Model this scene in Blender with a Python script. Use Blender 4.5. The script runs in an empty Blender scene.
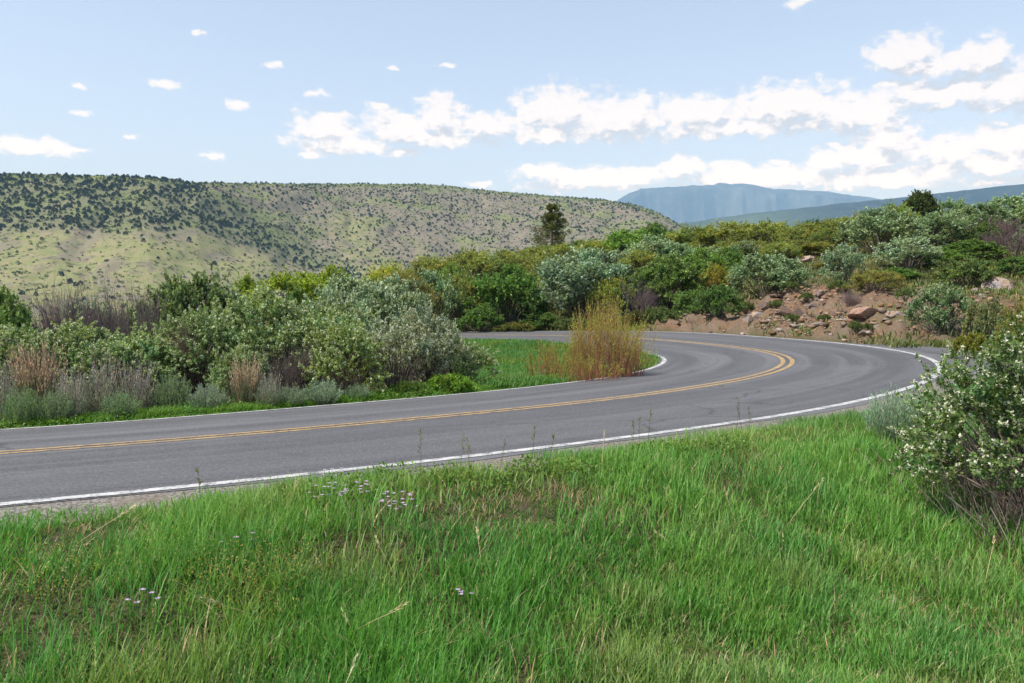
import bpy, math
import numpy as np

PI = math.pi
R_ = math.radians
scene = bpy.context.scene
COL = scene.collection
F, CX, CY = 800.0, 512.0, 341.5
PITCH = R_(3.036)
SUN_EL, SUN_AZ = 57.0, -118.0          # azimuth measured from +Y (view direction) towards +X
HAZE_D = 0.95e-4
HAZE_COL, HAZE_ABS = (0.36, 0.645, 1.0), 0.42
SKY_S, SUN_S, EXPO, SKY_DUST = 0.12, 3.1, 1.2, 1.0
SKY_SAT = 0.66
CLOUD_LIT, CLOUD_DARK = (2.95, 2.82, 2.74), (1.62, 1.66, 1.78)
rng = np.random.default_rng(11)

# ------------------------------------------------------------------ helpers
def ray(px, py):
    dx, uy = (px - CX) / F, (CY - py) / F
    return np.array([dx, math.cos(PITCH) + uy * math.sin(PITCH), -math.sin(PITCH) + uy * math.cos(PITCH)])

def at(px, py, Y):
    d = ray(px, py)
    return d * (Y / d[1])

def smooth(a, b, x):
    t = np.clip((x - a) / (b - a), 0, 1)
    return t * t * (3 - 2 * t)

def _hash(i, j, s):
    h = (i.astype(np.int64) * 374761393 + j.astype(np.int64) * 668265263 + s * 1442695041) & 0xFFFFFFFF
    h = ((h ^ (h >> 13)) * 1274126177) & 0xFFFFFFFF
    return ((h ^ (h >> 16)) & 0xFFFF) / 65535.0

def vnoise(x, y, s=0):
    x = np.asarray(x, float); y = np.asarray(y, float)
    i, j = np.floor(x), np.floor(y)
    u, v = x - i, y - j
    u, v = u * u * (3 - 2 * u), v * v * (3 - 2 * v)
    a, b = _hash(i, j, s), _hash(i + 1, j, s)
    c, d = _hash(i, j + 1, s), _hash(i + 1, j + 1, s)
    return (a * (1 - u) + b * u) * (1 - v) + (c * (1 - u) + d * u) * v

def fbm(x, y, s=0, o=4):
    r, a, t = 0, 0.5, 0
    for k in range(o):
        r = r + a * vnoise(x * 2**k + 17.3 * k, y * 2**k - 9.1 * k, s + k)
        t += a; a *= 0.5
    return r / t

def unit(v):
    return v / np.maximum(np.linalg.norm(v, axis=-1, keepdims=True), 1e-9)

def mesh(name, V, Fq=None, Ft=None, col=None, smooth_=False, attrs=None):
    """mesh data from arrays: quads Fq (n,4), triangles Ft (n,3), per-vertex colours col (n,3)"""
    V = np.asarray(V, np.float32)
    me = bpy.data.meshes.new(name)
    fl, ls = [], []
    n = 0
    for Fa, k in ((Fq, 4), (Ft, 3)):
        if Fa is not None and len(Fa):
            Fa = np.asarray(Fa, np.int32)
            fl.append(Fa.ravel()); ls.append(n + np.arange(len(Fa), dtype=np.int32) * k)
            n += Fa.size
    fl = np.concatenate(fl); ls = np.concatenate(ls)
    me.vertices.add(len(V)); me.loops.add(len(fl)); me.polygons.add(len(ls))
    me.vertices.foreach_set('co', V.ravel())
    me.loops.foreach_set('vertex_index', fl)
    me.polygons.foreach_set('loop_start', ls)
    if smooth_:
        me.polygons.foreach_set('use_smooth', np.ones(len(ls), bool))
    if col is not None:
        a = me.attributes.new('col', 'FLOAT_COLOR', 'POINT')
        c = np.ones((len(V), 4), np.float32); c[:, :3] = col
        a.data.foreach_set('color', c.ravel())
    for k, val in (attrs or {}).items():
        a = me.attributes.new(k, 'FLOAT', 'POINT')
        a.data.foreach_set('value', np.asarray(val, np.float32))
    me.update(calc_edges=True)
    return me

def obj(name, me, mat=None, parent=None):
    if mat is not None and not me.materials:
        me.materials.append(mat)
    o = bpy.data.objects.new(name, me)
    COL.objects.link(o)
    if parent is not None:
        o.parent = parent
    return o

def tag(o, label=None, cat=None, group=None, kind=None):
    if label: o['label'] = label
    if cat: o['category'] = cat
    if group: o['group'] = group
    if kind: o['kind'] = kind
    return o

def thing(name, label, cat, loc, rz=0.0, sc=(1, 1, 1), group=None):
    o = bpy.data.objects.new(name, None)
    o.empty_display_size = 0.2
    COL.objects.link(o)
    o.location = loc; o.rotation_euler = (0, 0, rz); o.scale = sc
    return tag(o, label, cat, group)

class Geo:
    """collects leaf quads, tubes and triangles into one mesh"""
    def __init__(s): s.V, s.Q, s.T, s.C, s.n = [], [], [], [], 0
    def add(s, V, Q=None, T=None, C=(1, 1, 1)):
        V = np.asarray(V, float)
        if Q is not None and len(Q): s.Q.append(np.asarray(Q) + s.n)
        if T is not None and len(T): s.T.append(np.asarray(T) + s.n)
        C = np.asarray(C, float)
        s.C.append(np.broadcast_to(C, (len(V), 3)) if C.ndim == 1 else C)
        s.V.append(V); s.n += len(V)
    def mesh(s, name, smooth_=False):
        return mesh(name, np.concatenate(s.V), np.concatenate(s.Q) if s.Q else None,
                    np.concatenate(s.T) if s.T else None, np.concatenate(s.C), smooth_)

def leaves(g, P, D, N, L, W, C, lift=0.12):
    m = len(P)
    D = unit(D); S = unit(np.cross(D, N)); N2 = np.cross(S, D)
    L = np.broadcast_to(np.asarray(L, float), (m,))[:, None]; W = np.broadcast_to(np.asarray(W, float), (m,))[:, None]
    mid = P + D * L * 0.5 + N2 * L * lift
    V = np.stack([P, mid + S * W / 2, P + D * L, mid - S * W / 2], 1).reshape(-1, 3)
    C = np.asarray(C, float)
    C = np.repeat(np.broadcast_to(C, (m, 3)), 4, 0)
    g.add(V, np.arange(m * 4).reshape(-1, 4), C=C)

def tubes(g, P, R, k=4, C=(0.2, 0.17, 0.14)):
    """P (m,n,3) polylines, R (m,n) radii"""
    m, n, _ = P.shape
    T = np.empty_like(P)
    T[:, 1:-1] = P[:, 2:] - P[:, :-2]; T[:, 0] = P[:, 1] - P[:, 0]; T[:, -1] = P[:, -1] - P[:, -2]
    T = unit(T)
    ref = np.where(np.abs(T[..., 2:3]) > 0.9, np.array([1.0, 0, 0]), np.array([0, 0, 1.0]))
    A = unit(np.cross(T, ref)); B = np.cross(T, A)
    an = np.arange(k) * 2 * PI / k
    V = P[:, :, None] + (A[:, :, None] * np.cos(an)[None, None, :, None] + B[:, :, None] * np.sin(an)[None, None, :, None]) * R[:, :, None, None]
    idx = np.arange(m * n * k).reshape(m, n, k)
    nx = np.roll(idx, -1, 2)
    Q = np.stack([idx[:, :-1], nx[:, :-1], nx[:, 1:], idx[:, 1:]], -1).reshape(-1, 4)
    C = np.asarray(C, float)
    if C.ndim == 2: C = np.repeat(C, n * k, 0)
    elif C.ndim == 3: C = np.repeat(C.reshape(-1, 3), k, 0)
    g.add(V.reshape(-1, 3), Q, C=C)

def bez(A, B, C, n):
    t = np.linspace(0, 1, n)[None, :, None]
    return (1 - t)**2 * A[:, None] + 2 * t * (1 - t) * B[:, None] + t * t * C[:, None]

def rdir(r, m):
    return unit(r.normal(size=(m, 3)))

def jit(r, c, m, s=0.18, hs=0.12):
    """per-leaf colour variation around c"""
    c = np.asarray(c, float)
    k = 1 + r.normal(size=(m, 1)) * s
    h = r.normal(size=(m, 1)) * hs
    return np.clip(c * k * (1 + h * np.array([1.0, 0.1, -0.5])), 0.004, 0.9)

# ------------------------------------------------------------------ materials
def newmat(name):
    m = bpy.data.materials.new(name)
    m.use_nodes = True
    nt = m.node_tree
    nt.nodes.clear()
    return m, nt, nt.nodes, nt.links

def nd(nt, typ, ins=None, **kw):
    n = nt.nodes.new(typ)
    for k, v in kw.items(): setattr(n, k, v)
    for k, v in (ins or {}).items():
        if isinstance(v, bpy.types.NodeSocket): nt.links.new(v, n.inputs[k])
        else: n.inputs[k].default_value = v
    return n

def mixc(nt, fac, a, b, mode='MIX'):
    n = nt.nodes.new('ShaderNodeMix'); n.data_type = 'RGBA'; n.blend_type = mode
    for sock, v in ((n.inputs[0], fac), (n.inputs[6], a), (n.inputs[7], b)):
        if isinstance(v, bpy.types.NodeSocket): nt.links.new(v, sock)
        elif not hasattr(v, "__len__"): sock.default_value = v
        else: sock.default_value = (*v, 1)
    return n.outputs[2]

def math_(nt, op, a, b=0.0, c=0.0, clamp=False):
    n = nt.nodes.new('ShaderNodeMath'); n.operation = op; n.use_clamp = clamp
    for i, v in enumerate((a, b, c)):
        if isinstance(v, bpy.types.NodeSocket): nt.links.new(v, n.inputs[i])
        else: n.inputs[i].default_value = v
    return n.outputs[0]

def ramp(nt, fac, a, b):
    n = nd(nt, 'ShaderNodeMapRange', {0: fac, 1: a, 2: b}, interpolation_type='SMOOTHSTEP')
    return n.outputs[0]

def noise(nt, vec, scale, detail=4.0, rough=0.55, dist=0.0):
    n = nd(nt, 'ShaderNodeTexNoise', {'Scale': scale, 'Detail': detail, 'Roughness': rough, 'Distortion': dist})
    if vec is not None: nt.links.new(vec, n.inputs['Vector'])
    return n.outputs[0]

def leaf_mat(name, trans=0.3, rough=0.55, spec=0.25, gain=1.0):
    m, nt, N, L = newmat(name)
    a = nd(nt, 'ShaderNodeAttribute', attribute_name='col')
    oi = nd(nt, 'ShaderNodeObjectInfo')
    c = mixc(nt, 1.0, a.outputs['Color'], oi.outputs['Color'], 'MULTIPLY')
    if gain != 1.0: c = mixc(nt, 1.0, c, (gain, gain, gain), 'MULTIPLY')
    p = nd(nt, 'ShaderNodeBsdfPrincipled', {'Base Color': c, 'Roughness': rough, 'Specular IOR Level': spec})
    out = nd(nt, 'ShaderNodeOutputMaterial')
    if trans > 0:
        tc = mixc(nt, 1.0, c, (1.15, 1.2, 0.7), 'MULTIPLY')
        t = nd(nt, 'ShaderNodeBsdfTranslucent', {'Color': tc})
        mx = nd(nt, 'ShaderNodeMixShader', {0: trans, 1: p.outputs[0], 2: t.outputs[0]})
        L.new(mx.outputs[0], out.inputs[0])
    else:
        L.new(p.outputs[0], out.inputs[0])
    return m

M_LEAF = leaf_mat('leaf', 0.38, gain=1.55)
M_GRASS = leaf_mat('grass_blade', 0.42, 0.5, 0.3, gain=1.15)
M_BARK = leaf_mat('bark', 0.0, 0.9, 0.1)
M_PETAL = leaf_mat('petal', 0.25, 0.7, 0.1)
M_FAR = leaf_mat('far_foliage', 0.0, 0.9, 0.0)

def rock_mat(name, base, alt):
    m, nt, N, L = newmat(name)
    tc = nd(nt, 'ShaderNodeTexCoord')
    oi = nd(nt, 'ShaderNodeObjectInfo')
    v = nd(nt, 'ShaderNodeVectorMath', {0: tc.outputs['Object'], 1: oi.outputs['Location']}, operation='ADD').outputs[0]
    n1 = noise(nt, v, 2.2, 6, 0.65, 0.4); n2 = noise(nt, v, 14, 5, 0.7)
    c = mixc(nt, ramp(nt, n1, 0.4, 0.62), base, alt)
    c = mixc(nt, ramp(nt, n2, 0.55, 0.75), c, (0.36, 0.32, 0.28))
    c = mixc(nt, ramp(nt, n2, 0.47, 0.33), c, (0.06, 0.042, 0.034))
    c = mixc(nt, 1.0, c, oi.outputs['Color'], 'MULTIPLY')
    b = nd(nt, 'ShaderNodeBump', {'Strength': 0.8, 'Distance': 0.12, 'Height': n2})
    p = nd(nt, 'ShaderNodeBsdfPrincipled', {'Base Color': c, 'Roughness': 0.92, 'Specular IOR Level': 0.15, 'Normal': b.outputs[0]})
    o = nd(nt, 'ShaderNodeOutputMaterial', {0: p.outputs[0]})
    return m
M_ROCK = rock_mat('weathered_rock', (0.24, 0.17, 0.125), (0.20, 0.185, 0.18))

# ------------------------------------------------------------------ road alignment (x, y, z, cross-slope, heading)
ROAD = np.array(
[(-6.011,6.869,-1.436,-0.0756,0.3717),(-5.309,7.154,-1.434,-0.0748,0.3999),(-4.617,7.459,-1.431,-0.0738,0.4303),(-3.934,7.786,-1.427,-0.0726,0.4628),(-3.262,8.135,-1.423,-0.0713,0.4975),(-2.604,8.508,-1.420,-0.0701,0.5343),(-1.960,8.906,-1.418,-0.0688,0.5730),(-1.332,9.329,-1.418,-0.0676,0.6122),(-0.721,9.776,-1.422,-0.0664,0.6516),(-0.129,10.247,-1.431,-0.0652,0.6913),(0.445,10.741,-1.442,-0.0643,0.7312),(0.998,11.258,-1.454,-0.0636,0.7714),(1.530,11.796,-1.466,-0.0631,0.8101),(2.042,12.354,-1.479,-0.0626,0.8464),(2.533,12.929,-1.493,-0.0622,0.8802),(3.006,13.520,-1.508,-0.0618,0.9115),(3.461,14.125,-1.524,-0.0614,0.9403),(3.899,14.743,-1.543,-0.0610,0.9668),(4.321,15.371,-1.562,-0.0606,0.9914),(4.728,16.009,-1.581,-0.0600,1.0143),(5.121,16.656,-1.601,-0.0591,1.0354),(5.501,17.311,-1.619,-0.0579,1.0548),(5.869,17.973,-1.633,-0.0564,1.0726),(6.223,18.642,-1.642,-0.0548,1.0952),(6.560,19.319,-1.646,-0.0531,1.1259),(6.873,20.009,-1.647,-0.0514,1.1648),(7.156,20.711,-1.646,-0.0497,1.2118),(7.403,21.426,-1.645,-0.0481,1.2669),(7.607,22.155,-1.644,-0.0465,1.3281),(7.766,22.895,-1.643,-0.0451,1.3899),(7.879,23.643,-1.644,-0.0442,1.4519),(7.946,24.397,-1.645,-0.0439,1.5142),(7.965,25.154,-1.647,-0.0441,1.5767),(7.937,25.910,-1.650,-0.0446,1.6393),(7.862,26.663,-1.653,-0.0451,1.6999),(7.743,27.411,-1.656,-0.0456,1.7574),(7.582,28.150,-1.659,-0.0461,1.8120),(7.382,28.880,-1.659,-0.0466,1.8635),(7.146,29.599,-1.658,-0.0470,1.9121),(6.876,30.307,-1.654,-0.0473,1.9578),(6.575,31.001,-1.648,-0.0471,2.0011),(6.245,31.682,-1.642,-0.0465,2.0418),(5.889,32.350,-1.636,-0.0455,2.0800),(5.508,33.004,-1.631,-0.0443,2.1158),(5.105,33.645,-1.628,-0.0431,2.1491),(4.681,34.272,-1.630,-0.0418,2.1807),(4.238,34.886,-1.638,-0.0406,2.2108),(3.777,35.487,-1.651,-0.0393,2.2394),(3.300,36.074,-1.666,-0.0380,2.2666),(2.807,36.649,-1.682,-0.0366,2.2923),(2.300,37.211,-1.698,-0.0350,2.3171),(1.779,37.760,-1.715,-0.0332,2.3422),(1.245,38.296,-1.731,-0.0313,2.3674),(0.697,38.818,-1.749,-0.0292,2.3927),(0.136,39.327,-1.767,-0.0271,2.4183),(-0.438,39.820,-1.786,-0.0249,2.4440),(-1.024,40.299,-1.805,-0.0228,2.4703),(-1.623,40.762,-1.824,-0.0207,2.4973),(-2.234,41.208,-1.842,-0.0187,2.5249),(-2.858,41.637,-1.858,-0.0169,2.5532),(-3.494,42.048,-1.870,-0.0155,2.5821)]
)
W, SH_OUT, SH_IN = 3.35, 0.42, 0.20

def extend_road(Rd):
    pre, post = [], []
    x, y, z, b, t = Rd[0]
    for i in range(70):
        t -= 0.75 * 0.020 * max(0, 1 - i / 40); x -= 0.75 * math.cos(t); y -= 0.75 * math.sin(t)
        z += 0.0; b += (-0.03 - b) * 0.03
        pre.append((x, y, z, b, t))
    x, y, z, b, t = Rd[-1]
    for i in range(90):
        t += 0.75 * (0.03 - 0.0007 * i); x += 0.75 * math.cos(t); y += 0.75 * math.sin(t)
        z -= 0.75 * 0.022; b += (-0.02 - b) * 0.03
        post.append((x, y, z, b, t))
    return np.array(pre[::-1] + [tuple(r) for r in Rd] + post)
RD = extend_road(ROAD)
# densify
_s = np.concatenate([[0], np.cumsum(np.hypot(np.diff(RD[:, 0]), np.diff(RD[:, 1])))])
S_ = np.arange(0, _s[-1], 0.4)
RD = np.stack([np.interp(S_, _s, RD[:, k]) for k in range(5)], 1)
for k in (2, 3):
    ker = np.hanning(15); ker /= ker.sum()
    RD[:, k] = np.convolve(np.pad(RD[:, k], 7, mode='edge'), ker, 'valid')
I0 = int(np.argmin(np.hypot(RD[:, 0] - ROAD[0, 0], RD[:, 1] - ROAD[0, 1])))

def road_dist(X, Y):
    """signed offset (left = inside of the bend positive), road height and cross-slope at the nearest centreline point"""
    X = np.ravel(X); Y = np.ravel(Y)
    idx = np.empty(len(X), int)
    for a in range(0, len(X), 20000):
        d = (X[a:a + 20000, None] - RD[None, :, 0])**2 + (Y[a:a + 20000, None] - RD[None, :, 1])**2
        idx[a:a + 20000] = d.argmin(1)
    r = RD[idx]
    dx, dy = X - r[:, 0], Y - r[:, 1]
    al = dx * np.cos(r[:, 4]) + dy * np.sin(r[:, 4])
    off = -dx * np.sin(r[:, 4]) + dy * np.cos(r[:, 4])
    dist = np.hypot(dx, dy)
    off = np.where(np.abs(al) > 1.0, np.where(off >= 0, 1, -1) * dist, off)
    return off, r[:, 2], r[:, 3]

# ------------------------------------------------------------------ terrain
CTRL = [(0, 0, -1.60), (-4, 1, -1.55), (4, 2, -1.62), (1, 3.5, -1.60), (-3, 3, -1.50), (4, 6, -1.60), (6.5, 8, -1.60), (10, 12, -1.6),
        (0, -10, -1.6), (-15, -8, -1.5), (18, -8, -1.6), (-20, 2, -1.4), (20, 6, -1.5), (17, 16, -1.5), (0, -40, -1.5), (-50, -20, -3), (50, -20, 0),
        (16, 22, -1.35), (24, 26, 0.2), (40, 20, 1.0), (70, 30, 3),
        (-9, 13.5, -1.80), (-6, 14, -1.85), (-3, 15.5, -1.9), (-1, 17, -1.95), (-12, 18, -2.2), (-6, 20, -2.3), (-14, 26, -3.4), (-5, 26, -2.3),
        (-25, 20, -3.0), (-30, 40, -6.5), (-18, 40, -4.0), (-40, 25, -5), (-60, 50, -12), (-40, 80, -14), (-20, 75, -8), (0, 22, -2.1), (2, 27, -2.0), (-1, 32, -2.0)]
for px, py, Y in [(680, 322, 38), (730, 314, 39), (760, 304, 40), (800, 290, 41), (840, 306, 36), (850, 290, 40), (845, 265, 46), (800, 262, 50),
                  (900, 322, 30), (900, 292, 37), (955, 338, 27), (965, 322, 30), (1000, 292, 36), (1024, 272, 42), (980, 262, 46), (1100, 262, 44),
                  (1000, 231, 62), (900, 238, 62), (800, 248, 62), (700, 254, 65), (600, 264, 68), (500, 277, 70), (420, 285, 75), (350, 293, 80),
                  (690, 296, 48), (600, 309, 49), (500, 318, 51), (450, 321, 54), (640, 322, 44), (560, 322, 46), (1150, 232, 60), (1300, 250, 55)]:
    CTRL.append(tuple(at(px, py, Y)))
CT = np.array(CTRL, float)
_sel = RD[::10]
_sel = _sel[np.hypot(_sel[:, 0], _sel[:, 1]) < 75]
for sgn in (-1, 1):
    o = sgn * (W + 0.7)
    CT = np.concatenate([CT, np.stack([_sel[:, 0] - np.sin(_sel[:, 4]) * o, _sel[:, 1] + np.cos(_sel[:, 4]) * o, _sel[:, 2] + _sel[:, 3] * o - 0.1], 1)])

def _solve():
    n = len(CT)
    K = np.hypot(CT[:, None, 0] - CT[None, :, 0], CT[:, None, 1] - CT[None, :, 1]) + np.eye(n) * -0.25
    P = np.c_[np.ones(n), CT[:, :2]]
    A = np.block([[K, P], [P.T, np.zeros((3, 3))]])
    return np.linalg.solve(A, np.r_[CT[:, 2], 0, 0, 0])
CW = _solve()

def bank_mask(X, Y, off):
    px = CX + F * X / np.maximum(Y, 1)
    d = -off - W
    ext = np.interp(px, [600, 660, 720, 780, 850, 930, 1024, 1150], [1.5, 2.8, 5.0, 9.5, 11.5, 9.5, 11, 10])
    m = smooth(0.1, 0.9, d) * (1 - smooth(ext * 0.75, ext * 1.1, d + 3.0 * (fbm(X * .25, Y * .25, 3) - .5)))
    return m * smooth(24, 28, Y) * smooth(630, 670, px) * (1 - smooth(1080, 1180, px))

def ground_z(X, Y, full=False):
    sh = np.shape(X)
    X = np.ravel(np.asarray(X, float)); Y = np.ravel(np.asarray(Y, float))
    z = np.empty(len(X))
    for a in range(0, len(X), 20000):
        s = slice(a, a + 20000)
        K = np.hypot(X[s, None] - CT[None, :, 0], Y[s, None] - CT[None, :, 1])
        z[s] = K @ CW[:-3] + CW[-3] + CW[-2] * X[s] + CW[-1] * Y[s]
    r = np.hypot(X, Y)
    bm = np.zeros(len(X)); off = np.full(len(X), 50.0)
    near = r < 160
    if near.any():
        o_, rz, rb = road_dist(X[near], Y[near])
        off[near] = o_
        d = np.abs(o_) - W
        zr = rz + rb * np.clip(o_, -W - 1.5, W + 1.0)
        shoulder = np.where(o_ < 0, SH_OUT, SH_IN)
        zr = zr - np.where(d < shoulder + 0.25, 0.07, 0.02)
        wide = np.where((o_ < 0) & (Y[near] > 24), 1.6, 2.6)
        w = smooth(0.3, 0.3 + wide, d)
        zn = zr * (1 - w) + z[near] * w
        b = bank_mask(X[near], Y[near], o_)
        xn, yn = X[near], Y[near]
        rough = (fbm(xn * 0.6, yn * 0.6, 5) - .5) * 1.3 + np.abs(fbm(xn * 1.7, yn * 1.7, 8) - .5) * 1.3 + (fbm(xn * 4, yn * 4, 2, 3) - .5) * .45
        zn = zn + b * rough
        g = smooth(0.6, 2.0, d) * (1 - b)
        zn = zn + g * ((fbm(xn * .8, yn * .8, 21) - .5) * 0.12 + (fbm(xn * 4, yn * 4, 22, 2) - .5) * 0.05)
        z[near] = zn; bm[near] = b
    valley = -40 + 3 * fbm(X * .004, Y * .004, 7)
    w = smooth(88, 240, r)
    z = z * (1 - w) + valley * w
    if full: return z.reshape(sh), off.reshape(sh), bm.reshape(sh)
    return z.reshape(sh)

def polar_ground():
    az = np.concatenate([np.arange(-180, -44, 3.0), np.arange(-44, 44, 0.27), np.arange(44, 180, 3.0)])
    rr = [0.4]
    while rr[-1] < 420: rr.append(rr[-1] + max(0.06, rr[-1] * 0.0115))
    while rr[-1] < 18000: rr.append(rr[-1] * 1.22)
    rr = np.array(rr)
    A, Rr = np.meshgrid(np.radians(az), rr, indexing='ij')
    X, Y = Rr * np.sin(A), Rr * np.cos(A)
    Z, off, bm = ground_z(X, Y, True)
    n, k = X.shape
    i = np.arange(n * k).reshape(n, k); j = np.roll(i, -1, 0)
    Q = np.stack([i[:, :-1], i[:, 1:], j[:, 1:], j[:, :-1]], -1).reshape(-1, 4)
    c = n * k
    V = np.concatenate([np.stack([X, Y, Z], -1).reshape(-1, 3), [[0, 0, float(ground_z(np.array([0.]), np.array([0.]))[0])]]])
    T = np.stack([np.full(n, c), i[:, 0], j[:, 0]], -1)
    hill = smooth(24, 40, np.hypot(X, Y)).ravel()
    me = mesh('ground', V, Q[:, ::-1], T[:, ::-1], None, True, {'bank': np.r_[bm.ravel(), 0], 'hill': np.r_[hill, 0]})
    return me

def ground_mat():
    m, nt, N, L = newmat('soil_and_turf')
    geo = nd(nt, 'ShaderNodeNewGeometry')
    pos = geo.outputs['Position']
    bank = nd(nt, 'ShaderNodeAttribute', attribute_name='bank').outputs['Fac']
    hill = nd(nt, 'ShaderNodeAttribute', attribute_name='hill').outputs['Fac']
    n1 = noise(nt, pos, 1.1, 5); n2 = noise(nt, pos, 9, 6, 0.65); n3 = noise(nt, pos, 60, 3, 0.6); n4 = noise(nt, pos, 0.25, 4)
    turf = mixc(nt, ramp(nt, n2, 0.4, 0.62), (0.045, 0.075, 0.02), (0.10, 0.085, 0.05))
    turf = mixc(nt, ramp(nt, n3, 0.55, 0.7), turf, (0.17, 0.14, 0.09))
    scrub = mixc(nt, ramp(nt, n1, 0.42, 0.6), (0.07, 0.085, 0.03), (0.13, 0.10, 0.06))
    turf = mixc(nt, hill, turf, scrub)
    soil = mixc(nt, ramp(nt, n1, 0.38, 0.62), (0.21, 0.13, 0.080), (0.19, 0.145, 0.105))
    soil = mixc(nt, ramp(nt, n2, 0.52, 0.68), soil, (0.27, 0.215, 0.17))
    soil = mixc(nt, ramp(nt, n2, 0.42, 0.28), soil, (0.06, 0.036, 0.022))
    soil = mixc(nt, ramp(nt, n4, 0.56, 0.66), soil, (0.11, 0.12, 0.045))
    c = mixc(nt, bank, turf, soil)
    b = nd(nt, 'ShaderNodeBump', {'Strength': 0.7, 'Distance': 0.08, 'Height': math_(nt, 'ADD', n2, n3)})
    p = nd(nt, 'ShaderNodeBsdfPrincipled', {'Base Color': c, 'Roughness': 0.95, 'Specular IOR Level': 0.1, 'Normal': b.outputs[0]})
    nd(nt, 'ShaderNodeOutputMaterial', {0: p.outputs[0]})
    return m

tag(obj('ground', polar_ground(), ground_mat()), 'grassy and stony ground around the mountain road', kind='structure')

# ------------------------------------------------------------------ road
def ribbon(name, offs, lift, uv=True, wob=None):
    """strip along the centreline through the listed offsets"""
    n, k = len(RD), len(offs)
    s = np.arange(n) * 0.4
    O = np.broadcast_to(np.asarray(offs, float), (n, k)).copy()
    Lf = np.broadcast_to(np.asarray(lift, float), (n, k))
    if wob is not None: O += wob(s, k)
    X = RD[:, None, 0] - np.sin(RD[:, None, 4]) * O
    Y = RD[:, None, 1] + np.cos(RD[:, None, 4]) * O
    Z = RD[:, None, 2] + RD[:, None, 3] * O + Lf
    i = np.arange(n * k).reshape(n, k)
    Q = np.stack([i[:-1, :-1], i[1:, :-1], i[1:, 1:], i[:-1, 1:]], -1).reshape(-1, 4)
    me = mesh(name, np.stack([X, Y, Z], -1).reshape(-1, 3), Q[:, ::-1], attrs={'across': O.ravel(), 'along': np.repeat(s, k)})
    return me

def road_vec(nt):
    a = nd(nt, 'ShaderNodeAttribute', attribute_name='across').outputs['Fac']
    l = nd(nt, 'ShaderNodeAttribute', attribute_name='along').outputs['Fac']
    return a, l, nd(nt, 'ShaderNodeCombineXYZ', {0: a, 1: l}).outputs[0]

def asphalt_nodes(nt):
    a, l, v = road_vec(nt)
    pos = nd(nt, 'ShaderNodeNewGeometry').outputs['Position']
    grain = noise(nt, pos, 48, 4, 0.8); grain2 = noise(nt, pos, 18, 4, 0.7)
    stretch = nd(nt, 'ShaderNodeVectorMath', {0: v, 1: (1.6, 0.05, 1)}, operation='MULTIPLY').outputs[0]
    streak = noise(nt, stretch, 1.5, 5, 0.6)
    blot = noise(nt, v, 0.45, 5, 0.6, 0.6)
    c = mixc(nt, ramp(nt, streak, 0.36, 0.66), (0.062, 0.063, 0.070), (0.118, 0.119, 0.129))
    c = mixc(nt, math_(nt, 'MULTIPLY', ramp(nt, blot, 0.5, 0.7), 0.35), c, (0.135, 0.135, 0.142))
    # wheel paths polished darker, lane middles paler
    ab = math_(nt, 'ABSOLUTE', a)
    wp = None
    for c0 in (0.95, 2.55):
        d = math_(nt, 'ABSOLUTE', math_(nt, 'SUBTRACT', ab, c0))
        k = ramp(nt, d, 0.5, 0.1)
        wp = k if wp is None else math_(nt, 'MAXIMUM', wp, k)
    c = mixc(nt, math_(nt, 'MULTIPLY', wp, 0.5), c, (0.058, 0.059, 0.064))
    c = mixc(nt, math_(nt, 'MULTIPLY', ramp(nt, grain, 0.50, 0.66), 0.8), c, (0.20, 0.197, 0.198))
    c = mixc(nt, math_(nt, 'MULTIPLY', ramp(nt, grain, 0.46, 0.3), 0.6), c, (0.022, 0.022, 0.024))
    # fine cracks
    vo = nd(nt, 'ShaderNodeTexVoronoi', {'Vector': nd(nt, 'ShaderNodeVectorMath', {0: v, 1: mixc(nt, 1.0, (0.6, 0.6, 0.6), noise_col(nt, v), 'MULTIPLY')}, operation='ADD').outputs[0], 'Scale': 0.33}, feature='DISTANCE_TO_EDGE')
    crack = math_(nt, 'MULTIPLY', ramp(nt, vo.outputs['Distance'], 0.012, 0.003), ramp(nt, blot, 0.44, 0.58))
    c = mixc(nt, math_(nt, 'MULTIPLY', crack, 0.45), c, (0.024, 0.023, 0.023))
    return c, grain, grain2, pos, v

def noise_col(nt, v):
    n = nd(nt, 'ShaderNodeTexNoise', {'Vector': v, 'Scale': 1.6, 'Detail': 5.0})
    return n.outputs['Color']

def asphalt_mat():
    m, nt, N, L = newmat('worn_asphalt')
    c, g1, g2, pos, v = asphalt_nodes(nt)
    b = nd(nt, 'ShaderNodeBump', {'Strength': 0.35, 'Distance': 0.008, 'Height': math_(nt, 'ADD', g1, g2)})
    p = nd(nt, 'ShaderNodeBsdfPrincipled', {'Base Color': c, 'Roughness': 0.82, 'Specular IOR Level': 0.35, 'Normal': b.outputs[0]})
    nd(nt, 'ShaderNodeOutputMaterial', {0: p.outputs[0]})
    return m

def paint_mat(name, col, wear):
    m, nt, N, L = newmat(name)
    c, g1, g2, pos, v = asphalt_nodes(nt)
    k = noise(nt, pos, 7, 6, 0.75)
    w = ramp(nt, math_(nt, 'ADD', math_(nt, 'MULTIPLY', g1, 0.5), math_(nt, 'MULTIPLY', k, 0.5)), wear - 0.04, wear + 0.07)
    d = mixc(nt, ramp(nt, k, 0.3, 0.7), [x * 0.88 for x in col], col)
    c = mixc(nt, w, c, d)
    p = nd(nt, 'ShaderNodeBsdfPrincipled', {'Base Color': c, 'Roughness': 0.7, 'Specular IOR Level': 0.3})
    nd(nt, 'ShaderNodeOutputMaterial', {0: p.outputs[0]})
    return m

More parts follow.
